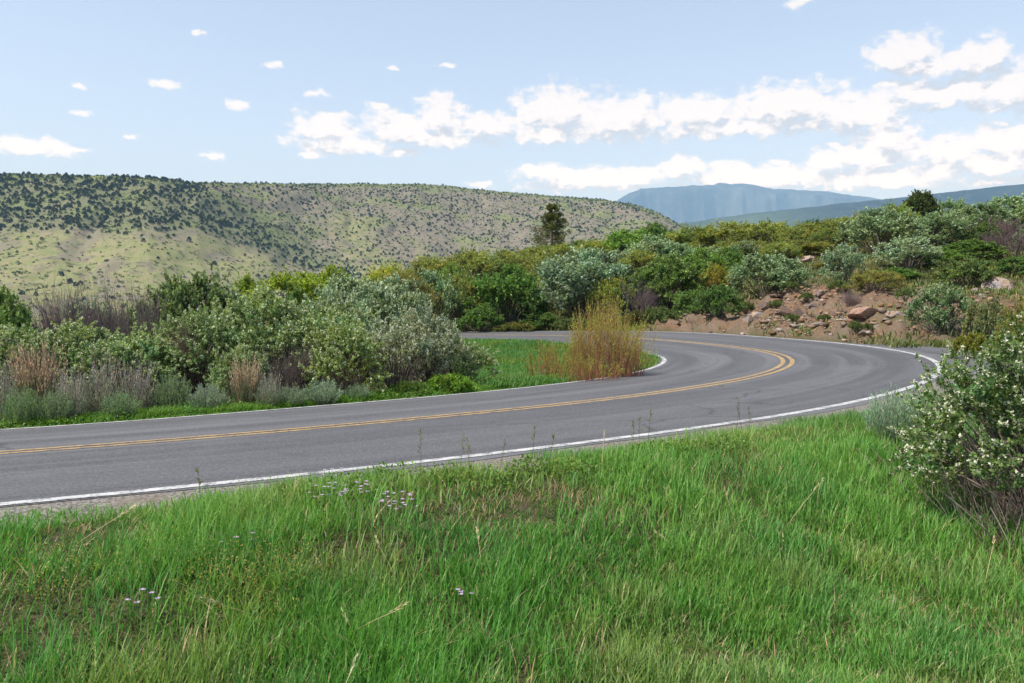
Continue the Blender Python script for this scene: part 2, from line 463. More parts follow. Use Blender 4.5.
def gravel_mat():
    m, nt, N, L = newmat('shoulder_gravel')
    pos = nd(nt, 'ShaderNodeNewGeometry').outputs['Position']
    n1 = noise(nt, pos, 45, 4, 0.7); n2 = noise(nt, pos, 2.5, 4, 0.6)
    c = mixc(nt, ramp(nt, n1, 0.36, 0.64), (0.10, 0.092, 0.085), (0.31, 0.285, 0.26))
    c = mixc(nt, math_(nt, 'MULTIPLY', ramp(nt, n2, 0.5, 0.7), 0.6), c, (0.17, 0.14, 0.10))
    b = nd(nt, 'ShaderNodeBump', {'Strength': 0.8, 'Distance': 0.02, 'Height': n1})
    p = nd(nt, 'ShaderNodeBsdfPrincipled', {'Base Color': c, 'Roughness': 0.95, 'Specular IOR Level': 0.1, 'Normal': b.outputs[0]})
    nd(nt, 'ShaderNodeOutputMaterial', {0: p.outputs[0]})
    return m

def edge_wob(s, k):
    w = np.zeros((len(s), k))
    w[:, 0] = (fbm(s * 1.3, s * 0 + 3, 4) - .5) * 0.22
    w[:, -1] = (fbm(s * 1.3, s * 0 + 9, 6) - .5) * 0.16
    # paved apron on the outside of the hairpin
    px = CX + F * (RD[:, 0] + np.sin(RD[:, 4]) * W) / np.maximum(RD[:, 1] - np.cos(RD[:, 4]) * W, 1)
    apr = smooth(15.5, 17.5, RD[:, 1]) * (1 - smooth(24, 27, RD[:, 1])) * (RD[:, 0] > 4)
    w[:, 0] -= 1.25 * apr
    return w
OFFS = [-W - 0.14, -W, -W / 2, 0, W / 2, W, W + 0.10]
tag(obj('road', ribbon('road', OFFS, 0, wob=edge_wob), asphalt_mat()), 'grey asphalt two lane road bending through a hairpin', kind='structure')
GM = gravel_mat()
def sh_wob(s, k):
    w = edge_wob(s, k); e = w[:, 0].copy(); w[:] = e[:, None]
    w[:, 0] += (fbm(s * 0.9, s * 0 + 13, 14) - .5) * 0.3
    return w
def sh_wob_in(s, k):
    w = np.zeros((len(s), k)); w[:, -1] = (fbm(s * 0.9, s * 0 + 23, 15) - .5) * 0.2
    return w
tag(obj('road_shoulder', ribbon('road_shoulder', [-W - 0.52, -W - 0.16, -W + 0.15], [-0.06, -0.003, -0.02], wob=sh_wob), GM), 'narrow gravel shoulder along the outer edge of the road', kind='structure')
tag(obj('road_shoulder', ribbon('road_shoulder', [W - 0.1, W + 0.11, W + 0.34], [-0.02, -0.003, -0.085], wob=sh_wob_in), GM), 'narrow gravel shoulder along the inner edge of the road', kind='structure')
M_WHITE = paint_mat('white_road_paint', (0.50, 0.50, 0.50), 0.45)
M_YEL = paint_mat('yellow_road_paint', (0.42, 0.285, 0.125), 0.455)
def line(name, c, w, mat, label):
    tag(obj(name, ribbon(name, [c - w / 2, c + w / 2], 0.004), mat), label, kind='structure')
line('edge_marking', -W + 0.02, 0.125, M_WHITE, 'white painted line along the outer edge of the road')
line('edge_marking', W - 0.02, 0.125, M_WHITE, 'white painted line along the inner edge of the bend')
line('centre_marking', -0.115, 0.115, M_YEL, 'outer stripe of the double yellow centre line')
line('centre_marking', 0.115, 0.115, M_YEL, 'inner stripe of the double yellow centre line')

# ------------------------------------------------------------------ far landforms
def persp_grid(name, pxs, Ys, zfun):
    """a landform gridded along sight directions: true distances, true heights"""
    PX, YY = np.meshgrid(pxs, Ys, indexing='ij')
    X = (PX - CX) / F * YY
    Z = zfun(PX, YY, X)
    n, k = PX.shape
    i = np.arange(n * k).reshape(n, k)
    Q = np.stack([i[:-1, :-1], i[1:, :-1], i[1:, 1:], i[:-1, 1:]], -1).reshape(-1, 4)
    return np.stack([X, YY, Z], -1).reshape(-1, 3), Q

def elev(py):  # height per metre of depth for a pixel row
    return np.tan(np.arctan((CY - np.asarray(py, float)) / F) - PITCH)

MSKY = np.array([(-700, 190), (-300, 176), (0, 173.5), (60, 175), (100, 176), (160, 178), (178, 180), (192, 182), (250, 183.5), (320, 184), (420, 184), (445, 185.5), (470, 188.5), (520, 193.5), (560, 196.5), (600, 199.5),
                 (630, 204), (650, 210), (665, 217), (675, 223), (700, 238), (760, 270), (820, 292)])
def rim_Y(px):
    return np.interp(px, [-700, 150, 200, 330, 450, 620, 700, 820], [1250, 1250, 1330, 1750, 1900, 1800, 1600, 1400])
def mesa_z(px, Y, X):
    Rm = rim_Y(px)
    top = np.interp(px, MSKY[:, 0], MSKY[:, 1])
    H = elev(top) * Rm
    k = np.clip(H / 210, 0.15, 1.6)
    t = np.clip((Y - 380) / (Rm - 380), 0, 1.6)
    prof = np.interp(t, [0, 0.30, 0.55, 0.66, 0.78, 0.90, 0.965, 1.0, 1.3, 1.6], [0, 0.10, 0.27, 0.42, 0.66, 0.88, 0.965, 1.0, 1.03, 1.0])
    z = -46 + (H + 46) * prof
    amp = smooth(0.1, 0.4, t) * (1 - smooth(0.88, 1.0, t))
    gul = np.abs(fbm(X / 120, Y / 260, 31) - .5) * 2
    z = z + amp * (-9 * (1 - smooth(0, .35, gul)) + 12 * (fbm(X / 300, Y / 300, 37) - .5) + 4 * (fbm(X / 40, Y / 40, 39) - .5))
    z = z + (1 - amp) * smooth(.85, 1, t) * 2.5 * (fbm(X / 30, Y / 60, 41) - .5)
    return z
def mesa_rgn(px, Y):
    """dense evergreen cover 0..1 and meadow 0..1"""
    Rm = rim_Y(px)
    t = (Y - 380) / (Rm - 380)
    z = mesa_z(px, Y, (px - CX) / F * Y)
    py = CY - F * np.tan(np.arctan(z / Y) + PITCH)
    wob = 14 * (fbm(px / 60, Y / 150, 51) - .5) * 2
    low = np.interp(px, [0, 100, 200, 260, 340, 420], [228, 226, 232, 250, 272, 285])
    rgt = np.interp(py, [178, 200, 230, 270], [185, 225, 290, 350])
    dense = (1 - smooth(-6, 8, py - low + wob)) * (1 - smooth(-8, 12, px - rgt + wob))
    draw = np.exp(-((px - np.interp(py, [190, 220, 250, 290], [310, 345, 365, 380]) - wob) / 22.0)**2) * smooth(200, 225, py)
    meadow = np.maximum(smooth(-4, 12, py - low + wob) * (1 - smooth(240, 330, px)), draw)
    return dense, meadow, py, t

def mesa_mat():
    m, nt, N, L = newmat('mesa_slope')
    pos = nd(nt, 'ShaderNodeNewGeometry').outputs['Position']
    de = nd(nt, 'ShaderNodeAttribute', attribute_name='dense').outputs['Fac']
    me = nd(nt, 'ShaderNodeAttribute', attribute_name='meadow').outputs['Fac']
    ri = nd(nt, 'ShaderNodeAttribute', attribute_name='rim').outputs['Fac']
    n1 = noise(nt, pos, 0.012, 5, 0.6); n2 = noise(nt, pos, 0.07, 5, 0.7); n3 = noise(nt, pos, 0.22, 4, 0.75); n4 = noise(nt, pos, 0.02, 4, 0.6)
    c = mixc(nt, ramp(nt, n2, 0.38, 0.62), (0.150, 0.135, 0.112), (0.215, 0.172, 0.140))
    c = mixc(nt, ramp(nt, n1, 0.48, 0.62), c, (0.17, 0.18, 0.085))
    n5 = noise(nt, pos, 0.11, 3, 0.8)
    c = mixc(nt, math_(nt, 'MULTIPLY', de, 0.6), c, (0.125, 0.145, 0.065))
    md = mixc(nt, ramp(nt, n2, 0.4, 0.6), (0.20, 0.22, 0.085), (0.26, 0.235, 0.13))
    md = mixc(nt, math_(nt, 'MULTIPLY', ramp(nt, n4, 0.52, 0.6), 0.8), md, (0.19, 0.16, 0.135))
    c = mixc(nt, math_(nt, 'MULTIPLY', me, 0.85), c, md)
    c = mixc(nt, math_(nt, 'MULTIPLY', ri, 0.8), c, (0.15, 0.17, 0.06))
    c = mixc(nt, math_(nt, 'MULTIPLY', ramp(nt, n3, 0.53, 0.60), 0.75), c, (0.165, 0.20, 0.07))
    c = mixc(nt, math_(nt, 'MULTIPLY', ramp(nt, n5, 0.46, 0.38), 0.8), c, (0.065, 0.08, 0.04))
    p = nd(nt, 'ShaderNodeBsdfDiffuse', {'Color': c})
    nd(nt, 'ShaderNodeOutputMaterial', {0: p.outputs[0]})
    return m
pxs = np.arange(-700, 821, 2.5)
def build_mesa():
    tt = np.concatenate([np.linspace(0, 1.05, 170), np.linspace(1.08, 1.6, 12)])
    PX, T = np.meshgrid(pxs, tt, indexing='ij')
    YY = 380 + T * (rim_Y(PX) - 380)
    X = (PX - CX) / F * YY
    Z = mesa_z(PX, YY, X)
    dense, meadow, py, t = mesa_rgn(PX, YY)
    n, k = PX.shape
    i = np.arange(n * k).reshape(n, k)
    Q = np.stack([i[:-1, :-1], i[1:, :-1], i[1:, 1:], i[:-1, 1:]], -1).reshape(-1, 4)
    me = mesh('mesa', np.stack([X, YY, Z], -1).reshape(-1, 3), Q, None, None, True,
              {'dense': dense.ravel(), 'meadow': meadow.ravel(), 'rim': smooth(0.93, 0.99, t).ravel()})
    return me
tag(obj('mesa_hill', build_mesa(), mesa_mat()), 'long flat topped mesa across the valley, dotted with trees', kind='structure')

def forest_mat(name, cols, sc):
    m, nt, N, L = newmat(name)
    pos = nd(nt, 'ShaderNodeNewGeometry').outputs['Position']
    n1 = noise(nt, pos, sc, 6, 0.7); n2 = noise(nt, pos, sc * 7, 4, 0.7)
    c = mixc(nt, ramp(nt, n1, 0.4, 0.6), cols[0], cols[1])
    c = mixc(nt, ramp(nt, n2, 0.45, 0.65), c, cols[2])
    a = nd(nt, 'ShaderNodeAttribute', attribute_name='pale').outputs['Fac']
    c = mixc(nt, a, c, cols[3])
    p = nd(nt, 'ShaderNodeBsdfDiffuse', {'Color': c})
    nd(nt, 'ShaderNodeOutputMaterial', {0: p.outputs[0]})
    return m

RSKY = np.array([(480, 245), (560, 236), (640, 227), (690, 222), (715, 218), (760, 212), (800, 208), (850, 203), (870, 200), (900, 197), (960, 190), (1024, 183), (1200, 166), (1500, 160), (1900, 170)])
def ridge_z(px, Y, X):
    H = elev(np.interp(px, RSKY[:, 0], RSKY[:, 1])) * 5600
    t = np.clip((Y - 3000) / 2600, 0, 1.5)
    z = -46 + (H + 46) * np.interp(t, [0, .3, .7, .93, 1, 1.5], [0, .2, .62, .95, 1, 1.02])
    a = smooth(.05, .3, t) * (1 - smooth(.9, 1, t))
    z = z + a * 90 * (fbm(X / 700, Y / 900, 61) - .5) + 9 * (fbm(X / 60, Y / 200, 63) - .5) * smooth(.5, 1, t)
    return z
pxr = np.arange(480, 1900, 3.0); yr = np.concatenate([np.linspace(3000, 5700, 90), np.linspace(5800, 6900, 8)])
V, Q = persp_grid('ridge', pxr, yr, ridge_z)
_px = np.repeat(pxr, len(yr)); _Y = np.tile(yr, len(pxr))
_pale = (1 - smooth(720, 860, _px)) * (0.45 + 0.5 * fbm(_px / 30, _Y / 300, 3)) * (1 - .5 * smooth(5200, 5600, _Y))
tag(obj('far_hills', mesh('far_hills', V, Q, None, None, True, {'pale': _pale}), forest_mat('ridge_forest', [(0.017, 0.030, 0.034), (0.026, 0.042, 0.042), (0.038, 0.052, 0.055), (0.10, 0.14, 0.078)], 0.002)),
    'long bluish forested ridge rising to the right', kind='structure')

TSKY = np.array([(440, 240), (520, 222), (580, 207), (615, 200.5), (622, 197), (630, 193), (640, 188.5), (652, 187), (668, 187.5), (682, 185.5), (700, 184.5), (722, 183.8), (742, 184.2), (752, 185.6), (762, 187), (770, 189), (784, 189.8), (800, 190.5), (822, 192), (845, 194.5), (880, 200), (960, 208), (1150, 222), (1500, 236)])
def mount_z(px, Y, X):
    top = np.interp(px, TSKY[:, 0], TSKY[:, 1])
    H = elev(top) * 14000
    t = np.clip((Y - 10500) / 3500, 0, 1.4)
    w = np.clip(t + 0.30 * (fbm(X / 380, Y * 0 + 2, 71, 6) - .5) * (t < 1), 0, 1.4)
    cl = 0.80 + 0.05 * (fbm(X / 1500, X * 0, 75) - .5)
    f = np.where(w < cl, 0.70 * (w / cl)**1.25, 0.70 + 0.27 * smooth(0, .05, w - cl) + 0.03 * smooth(cl + .05, 1, w))
    f = np.where(t >= 1, np.maximum(f, 1.0), f)
    f = f * (1 - smooth(1.1, 1.4, t) * .1)
    z = -46 + (H * np.minimum(Y, 14000) / 14000 + 46) * f
    a = smooth(.1, .4, t) * (1 - smooth(.7, .85, t))
    return z + a * 520 * (np.abs(fbm(X / 700, Y / 2600, 73, 5) - .5) * 2 - .4) + 65 * (fbm(X / 150, Y / 1500, 77, 6) - .5) * smooth(.8, .95, t)
pxm = np.arange(440, 1500, 1.5); ym = np.concatenate([np.linspace(10500, 14100, 130), np.linspace(14200, 15300, 8)])
V, Q = persp_grid('mount', pxm, ym, mount_z)
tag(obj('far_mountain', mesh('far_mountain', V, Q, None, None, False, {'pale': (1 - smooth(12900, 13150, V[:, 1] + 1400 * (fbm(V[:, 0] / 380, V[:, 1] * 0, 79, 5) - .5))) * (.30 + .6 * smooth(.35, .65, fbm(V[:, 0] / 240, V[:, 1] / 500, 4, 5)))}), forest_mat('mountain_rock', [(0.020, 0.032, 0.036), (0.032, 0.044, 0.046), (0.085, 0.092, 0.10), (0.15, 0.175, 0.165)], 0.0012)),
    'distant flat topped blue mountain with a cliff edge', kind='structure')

# trees dotting the mesa
def far_tree_geo(r, R, H, n, leaf, cols):
    """small evergreen seen from a kilometre away: leaf clumps through an uneven rounded cone"""
    g = Geo()
    u = r.random(n)
    zc = 0.12 + 0.88 * u**0.9
    rad = R * np.sqrt(np.clip(1.02 - zc**1.7, 0.03, 1)) * (0.55 + 0.5 * r.random(n))
    a = r.random(n) * 2 * PI
    P = np.stack([rad * np.cos(a), rad * np.sin(a), zc * H * 0.92], 1)
    D = unit(np.stack([np.cos(a), np.sin(a), 0.4 + r.random(n)], 1) + r.normal(size=(n, 3)) * .5)
    leaves(g, P - D * leaf * .5, D, rdir(r, n), leaf, leaf * 0.9, jit(r, cols, n, .2, .1))
    return g
JUN = []
for q in range(5):
    r = np.random.default_rng(100 + q)
    JUN.append(far_tree_geo(r, 2.1 + .5 * r.random(), 4.0 + 1.2 * r.random(), 46, 1.7, (0.040, 0.062, 0.036)))
JUN_ME = []
for g in JUN:
    me = g.mesh('juniper'); me.materials.append(M_FAR); JUN_ME.append(me)
BRUSH = [far_tree_geo(np.random.default_rng(140 + q), 2.0, 2.0, 12, 1.5, [(0.15, 0.20, 0.05), (0.075, 0.10, 0.04), (0.19, 0.23, 0.06), (0.11, 0.13, 0.06), (0.06, 0.085, 0.035)][q]) for q in range(5)]

def scatter_mesa(n, pfun, seed):
    r = np.random.default_rng(seed)
    px = r.uniform(-60, 720, n); t = r.uniform(0.12, 1.02, n)
    Y = 380 + t * (rim_Y(px) - 380)
    d, m, py, _ = mesa_rgn(px, Y)
    X = (px - CX) / F * Y
    clump = fbm(X / 45, Y / 45, 81)
    keep = r.random(n) < pfun(d, m, py, t, px, clump) * (Y / 1500)**1.0
    px, Y, X, py = px[keep], Y[keep], X[keep], py[keep]
    return px, Y, X, mesa_z(px, Y, X), py
def dens_tree(d, m, py, t, px, cl):
    base = 0.30 + 0.70 * d - 0.27 * m + 0.42 * (px > 300) * smooth(.40, .55, t)
    return np.clip(base * (.25 + .35 * d + .75 * smooth(.36, .56, cl)) * (1 - .55 * smooth(.94, .985, t)), 0.0, 1)
tp = scatter_mesa(21000, dens_tree, 5)
r = np.random.default_rng(6)
nT = len(tp[0])
tsc = r.uniform(0.45, 1.0, nT)**1.0 * 1.25 * np.where(tp[0] > 300, 0.78, 1.0)
vis = (tp[0] > 0) & (tp[0] < 690) & (tp[4] < 292)
rank = np.argsort(-(tsc / tp[1]) * np.where(vis, 1, 0.01))
ind = rank[:300]; rest = rank[300:]
for i in ind:
    o = bpy.data.objects.new('juniper_tree', JUN_ME[i % 5]); COL.objects.link(o)
    o.location = (tp[2][i], tp[1][i], tp[3][i] - 0.4); s = tsc[i]
    o.scale = (s * r.uniform(.85, 1.2), s * r.uniform(.85, 1.2), s * r.uniform(.8, 1.15)); o.rotation_euler = (0, 0, r.uniform(0, 6.28))
    tag(o, 'small dark juniper, one of the larger dots standing on the slopes of the far mesa', 'tree', 'dark junipers dotting the mesa')
def replicate(name, geos, P, sc, rot, mat):
    Vs, Qs, Cs, n = [], [], [], 0
    for k, g in enumerate(geos):
        V0 = np.concatenate(g.V); Q0 = np.concatenate(g.Q); C0 = np.concatenate(g.C)
        sel = np.arange(k, len(P), len(geos))
        c, s = np.cos(rot[sel])[:, None], np.sin(rot[sel])[:, None]
        x = V0[None, :, 0] * c - V0[None, :, 1] * s; y = V0[None, :, 0] * s + V0[None, :, 1] * c
        z = np.broadcast_to(V0[None, :, 2], x.shape)
        V = np.stack([x, y, z], -1) * sc[sel][:, None, None] + P[sel][:, None]
        Vs.append(V.reshape(-1, 3)); Cs.append(np.tile(C0, (len(sel), 1)))
        Qs.append((Q0[None] + (np.arange(len(sel)) * len(V0))[:, None, None]).reshape(-1, 4) + n)
        n += V.shape[0] * V.shape[1]
    return obj(name, mesh(name, np.concatenate(Vs), np.concatenate(Qs), None, np.concatenate(Cs)), mat)
tag(replicate('woodland', JUN, np.stack([tp[2], tp[1], tp[3] - .4], 1)[rest], tsc[rest], r.uniform(0, 6.28, len(rest)), M_FAR),
    'dark evergreen woodland speckling the upper slopes of the far mesa', kind='stuff')
bp = scatter_mesa(30000, lambda d, m, py, t, px, cl: np.clip((0.62 - .28 * m + .15 * d) * (.35 + .65 * smooth(.66, .42, cl)) + .4 * smooth(.94, .98, t), 0, 1), 15)
tag(replicate('brush', BRUSH, np.stack([bp[2], bp[1], bp[3] - .3], 1), r.uniform(.6, 1.3, len(bp[0])), r.uniform(0, 6.28, len(bp[0])), M_FAR),
    'pale green low brush spread over the slopes of the far mesa', kind='stuff')

# ------------------------------------------------------------------ shrub generator
BARK = (0.15, 0.125, 0.11)
def shrub_geo(seed, R, H, nl, ns, nleaf, lL, lW, col, bark=BARK, up=0.55, low=0.22, nbl=0, bl=0.02, dead=0, tipcol=None, irr=0.25, twr=0.004, lobe=(.20, .34), petal=(0.72, 0.74, 0.62), lobevar=.14):
    r = np.random.default_rng(seed)
    fo, st, bo = Geo(), Geo(), Geo()
    k = np.arange(nl)
    u = (k + .5) / nl
    rho = np.sqrt(u) * 0.86
    az = k * 2.39996 + r.normal(size=nl) * .35
    lobeR = R * r.uniform(*lobe, nl)
    dome = H * np.sqrt(np.clip(1 - (rho * 0.93)**2.4, 0, 1)) * (1 - irr * r.random(nl))
    zc = np.maximum(dome - lobeR * 0.8, H * low)
    inner = r.random(nl) < 0.30
    zc = np.where(inner, np.maximum(zc * r.uniform(.4, .8, nl), H * low * .8), zc)
    rho = np.where(inner, np.minimum(rho * 1.25, .92), rho)
    C = np.stack([rho * R * np.cos(az), rho * R * np.sin(az), zc], 1)
    base = np.stack([C[:, 0] * .14 + r.normal(size=nl) * R * .05, C[:, 1] * .14 + r.normal(size=nl) * R * .05, np.full(nl, -0.12)], 1)
    ctrl = np.stack([C[:, 0] * .45, C[:, 1] * .45, C[:, 2] * .62 + .05 * H], 1) + r.normal(size=(nl, 3)) * R * .06
    P = bez(base, ctrl, C, 7)
    P[:, 1:-1] += r.normal(size=(nl, 5, 3)) * R * .018
    rad = np.linspace(1, .3, 7)[None] * (R * .017 * r.uniform(.6, 1.3, (nl, 1)))
    tubes(st, P, rad, 5, jit(r, bark, nl, .2, .06))
    # leafy sprays
    m = nl * ns
    li = np.repeat(k, ns)
    outw = unit(C - np.array([0, 0, H * .3]))
    D = unit(rdir(r, m) * 1.0 + outw[li] * .55 + np.array([0, 0, up]))
    L = lobeR[li] * r.uniform(.65, 1.35, m)
    B = C[li] + r.normal(size=(m, 3)) * (lobeR[li] * .22)[:, None]
    T = B + D * L[:, None]
    T[:, 2] = np.maximum(T[:, 2], 0.04 * H)
    mid = (B + T) / 2 + r.normal(size=(m, 3)) * (L * .08)[:, None] + np.array([0, 0, .02]) * R
    Ps = bez(B, mid, T, 4)
    tubes(st, Ps, np.linspace(1, .4, 4)[None] * np.full((m, 1), twr), 3, jit(r, bark, m, .25, .08))
    n = m * nleaf
    si = np.repeat(np.arange(m), nleaf)
    t = r.uniform(.12, 1.04, n)
    Pt = Ps[si, 0] * ((1 - t)**2)[:, None] + 2 * (t * (1 - t))[:, None] * mid[si] + (t * t)[:, None] * T[si]
    Dn = unit(T - B)[si]
    Ld = unit(Dn * .6 + rdir(r, n) * .9)
    Pt = Pt + rdir(r, n) * (lobeR[li][si] * .16 * (1.1 - .6 * t) * r.random(n))[:, None]
    lv = (1 + r.normal(size=nl) * lobevar)[li][si][:, None]
    hue = (r.normal(size=nl) * .09)[li][si][:, None]
    c = jit(r, col, n, .2, .1) * lv * (1 + hue * np.array([1.2, .2, -.4]))
    if tipcol is not None:
        w = (r.random(n) < smooth(.7, 1.0, t) * .75)[:, None]
        c = np.where(w, jit(r, tipcol, n, .15, .06), c)
    nrm = unit(rdir(r, n) + np.array([0, 0, .9]))
    sz = r.uniform(.65, 1.25, n)
    leaves(fo, Pt, Ld, nrm, lL * sz, lW * sz, np.clip(c, .004, .8))
    if dead:
        a = r.uniform(0, 2 * PI, dead); q = np.sqrt(r.random(dead)) * R * .85
        B = np.stack([q * np.cos(a) * .45, q * np.sin(a) * .45, r.uniform(0, .3, dead) * H], 1)
        T = np.stack([q * np.cos(a), q * np.sin(a), B[:, 2] + r.uniform(.05, .4, dead) * H], 1) + r.normal(size=(dead, 3)) * R * .1
        T[:, 2] = np.maximum(T[:, 2], .02)
        tubes(st, bez(B, (B + T) / 2 + r.normal(size=(dead, 3)) * R * .08, T, 5), np.linspace(1.3, .5, 5)[None] * np.full((dead, 1), twr * 1.2), 3, jit(r, (0.16, .125, .115), dead, .3, .1))
    if nbl:
        tips = r.integers(0, m, nbl)
        tt = r.uniform(.72, 1.05, nbl)[:, None]
        cc = B[0] * 0 if False else (Ps[tips, 0] * (1 - tt) + T[tips] * tt) if not dead else (Ps[tips, 0] * (1 - tt) + Ps[tips, -1] * tt)
        for q in range(5):
            D2 = unit(rdir(r, nbl) + np.array([0, 0, .8]))
            pp = cc + rdir(r, nbl) * bl * .9 * r.random((nbl, 1))
            leaves(bo, pp - D2 * 0, D2 + rdir(r, nbl) * .9, unit(rdir(r, nbl) + np.array([0, 0, 1.0])), bl * r.uniform(.8, 1.3, nbl), bl * .75, jit(r, petal, nbl, .08, .03))
    return fo, st, bo

def sage_geo(seed, R, H, nst, nleaf, col, lL, lW, stalks=0, stalk_col=(.40, .30, .20), spread=.9, lf=(.3, 1.0), stalk_h=(1.0, 1.5), tw=.004):
    r = np.random.default_rng(seed)
    fo, st, sk = Geo(), Geo(), Geo()
    a = r.uniform(0, 2 * PI, nst); q = np.sqrt(r.random(nst))
    B = np.stack([np.cos(a) * q * R * .25, np.sin(a) * q * R * .25, np.full(nst, -.05)], 1)
    h = H * np.sqrt(np.clip(1.08 - (q * .9)**2, .1, 1)) * r.uniform(.7, 1.05, nst)
    T = np.stack([np.cos(a) * q * R * spread, np.sin(a) * q * R * spread, h], 1) + r.normal(size=(nst, 3)) * R * .06
    ctrl = np.stack([T[:, 0] * .75, T[:, 1] * .75, T[:, 2] * .4], 1)
    P = bez(B, ctrl, T, 6)
    tubes(st, P, np.linspace(1.6, .5, 6)[None] * np.full((nst, 1), tw), 3, jit(r, (.20, .17, .15), nst, .2, .06))
    n = nst * nleaf
    si = np.repeat(np.arange(nst), nleaf)
    t = r.uniform(lf[0], lf[1], n)[:, None]
    Pt = B[si] * (1 - t)**2 + 2 * t * (1 - t) * ctrl[si] + t * t * T[si] + r.normal(size=(n, 3)) * R * .035
    Dn = unit(T - ctrl)[si]
    c = jit(r, col, n, .15, .05) * (1 + r.normal(size=nst) * .12)[si][:, None]
    leaves(fo, Pt, Dn + rdir(r, n) * .55, rdir(r, n), lL * r.uniform(.7, 1.3, n), lW, np.clip(c, .004, .8))
    if stalks:
        a = r.uniform(0, 2 * PI, stalks); q = np.sqrt(r.random(stalks)) * .8
        B = np.stack([np.cos(a) * q * R * .6, np.sin(a) * q * R * .6, np.full(stalks, H * .15)], 1)
        T = np.stack([np.cos(a) * q * R * .95, np.sin(a) * q * R * .95, H * r.uniform(*stalk_h, stalks)], 1) + r.normal(size=(stalks, 3)) * R * .14
        P = bez(B, (B + T) / 2 + r.normal(size=(stalks, 3)) * R * .03, T, 5)
        cs = jit(r, stalk_col, stalks, .18, .06)
        tubes(sk, P, np.array([.8, .8, 1.0, 1.0, .3])[None] * np.full((stalks, 1), tw * .8), 3, cs)
        m = stalks * 12
        si = np.repeat(np.arange(stalks), 12); t = r.uniform(.5, 1.0, m)[:, None]
        leaves(sk, P[si, 2] * (1 - t) * 0 + B[si] * (1 - t) + T[si] * t, unit(T - B)[si] + rdir(r, m) * .45, rdir(r, m), lL * .8, lW * 1.0, cs[si] * r.uniform(.8, 1.2, (m, 1)))
    return fo, st, sk

def bare_geo(seed, R, H, nst, col, tw=.006):
    """leafless shrub: stems that fork twice into fine twigs"""
    r = np.random.default_rng(seed)
    st = Geo()
    def gen(B, D, L, rad, lvl):
        m = len(B)
        T = B + D * L[:, None]
        P = bez(B, (B + T) / 2 + r.normal(size=(m, 3)) * (L * .1)[:, None], T, 5)
        tubes(st, P, np.linspace(1, .55, 5)[None] * rad[:, None], 4 if lvl < 2 else 3, jit(r, col, m, .22, .06))
        if lvl == 3: return
        nb = (5, 5, 4)[lvl]
        si = np.repeat(np.arange(m), nb); t = r.uniform(.35, 1.0, m * nb)
        t[::nb] = 1.0
        B2 = P[si, 0] * ((1 - t)**2)[:, None] + 2 * (t * (1 - t))[:, None] * P[si, 2] + (t * t)[:, None] * P[si, 4]
        D2 = unit(D[si] + rdir(r, m * nb) * .62 + np.array([0, 0, .28]))
        gen(B2, D2, L[si] * r.uniform(.38, .72, m * nb), rad[si] * .5, lvl + 1)
    a = r.uniform(0, 2 * PI, nst); q = np.sqrt(r.random(nst))
    B = np.stack([np.cos(a) * q * R * .3, np.sin(a) * q * R * .3, np.full(nst, -.1)], 1)
    D = unit(np.stack([np.cos(a) * q * .75 * R / H, np.sin(a) * q * .75 * R / H, np.ones(nst) * .8], 1))
    gen(B, D, np.full(nst, H * .55) * r.uniform(.7, 1.1, nst), np.full(nst, tw * 2.2), 0)
    return st

class Kind:
    """a prototype: list of (part name, mesh), nominal radius and height"""
    def __init__(s, name, cat, R, H, parts): s.name, s.cat, s.R, s.H, s.parts = name, cat, R, H, parts
def parts_of(fo, st, bo=None, bname='blossoms', bmat=None):
    out = []
    for nm, g, mt in (('stems', st, M_BARK), ('foliage', fo, M_LEAF), (bname, bo, bmat or M_PETAL)):
        if g is not None and g.V:
            me = g.mesh(nm); me.materials.append(mt); out.append((nm, me))
    return out

KINDS = {}
def kind(key, name, cat, R, H, variants): KINDS[key] = [Kind(name, cat, R, H, v) for v in variants]
kind('flower', 'flowering_shrub', 'shrub', 1.0, 1.6, [parts_of(*shrub_geo(200 + q, 1.0, 1.6, 46, 12, 32, .046, .030, (0.138, 0.196, 0.072), nbl=1500, bl=.030, dead=110, up=.45, petal=(.60, .64, .46))) for q in range(3)])
kind('paleflower', 'flowering_shrub', 'shrub', 1.0, 1.6, [parts_of(*shrub_geo(220 + q, 1.0, 1.6, 40, 12, 28, .046, .022, (0.17, 0.20, 0.12), nbl=800, bl=.032, dead=90, up=.85, petal=(.62, .66, .55))) for q in range(2)])
kind('grey', 'serviceberry_shrub', 'shrub', 1.8, 3.0, [parts_of(*shrub_geo(240 + q, 1.8, 3.0, 46, 13, 24, .12, .062, (0.135, 0.185, 0.100), tipcol=(.32, .38, .27), up=.6, twr=.009)) for q in range(3)])
kind('oak', 'oak_shrub', 'shrub', 1.8, 3.0, [parts_of(*shrub_geo(260 + q, 1.8, 3.0, 44, 13, 24, .13, .085, (0.080, 0.135, 0.034), tipcol=(.14, .20, .05), up=.4, twr=.009)) for q in range(3)])
kind('olive', 'oak_shrub', 'shrub', 1.7, 3.0, [parts_of(*shrub_geo(280 + q, 1.7, 3.0, 48, 12, 15, .11, .07, (0.185, 0.215, 0.050), bark=(.19, .165, .14), up=.9, twr=.011, low=.3)) for q in range(3)])
kind('sage', 'sagebrush', 'shrub', .45, .55, [parts_of(*sage_geo(300 + q, .45, .55, 150, 26, (.205, .245, .175), .05, .010), ) for q in range(2)])
kind('greysage', 'sagebrush', 'shrub', .45, .55, [parts_of(*sage_geo(310 + q, .45, .55, 130, 20, (.205, .225, .17), .05, .010, stalks=80, stalk_col=(.37, .32, .28), spread=1.0, stalk_h=(.8, 1.4), tw=.003), bname='stalks', bmat=M_BARK) for q in range(2)])
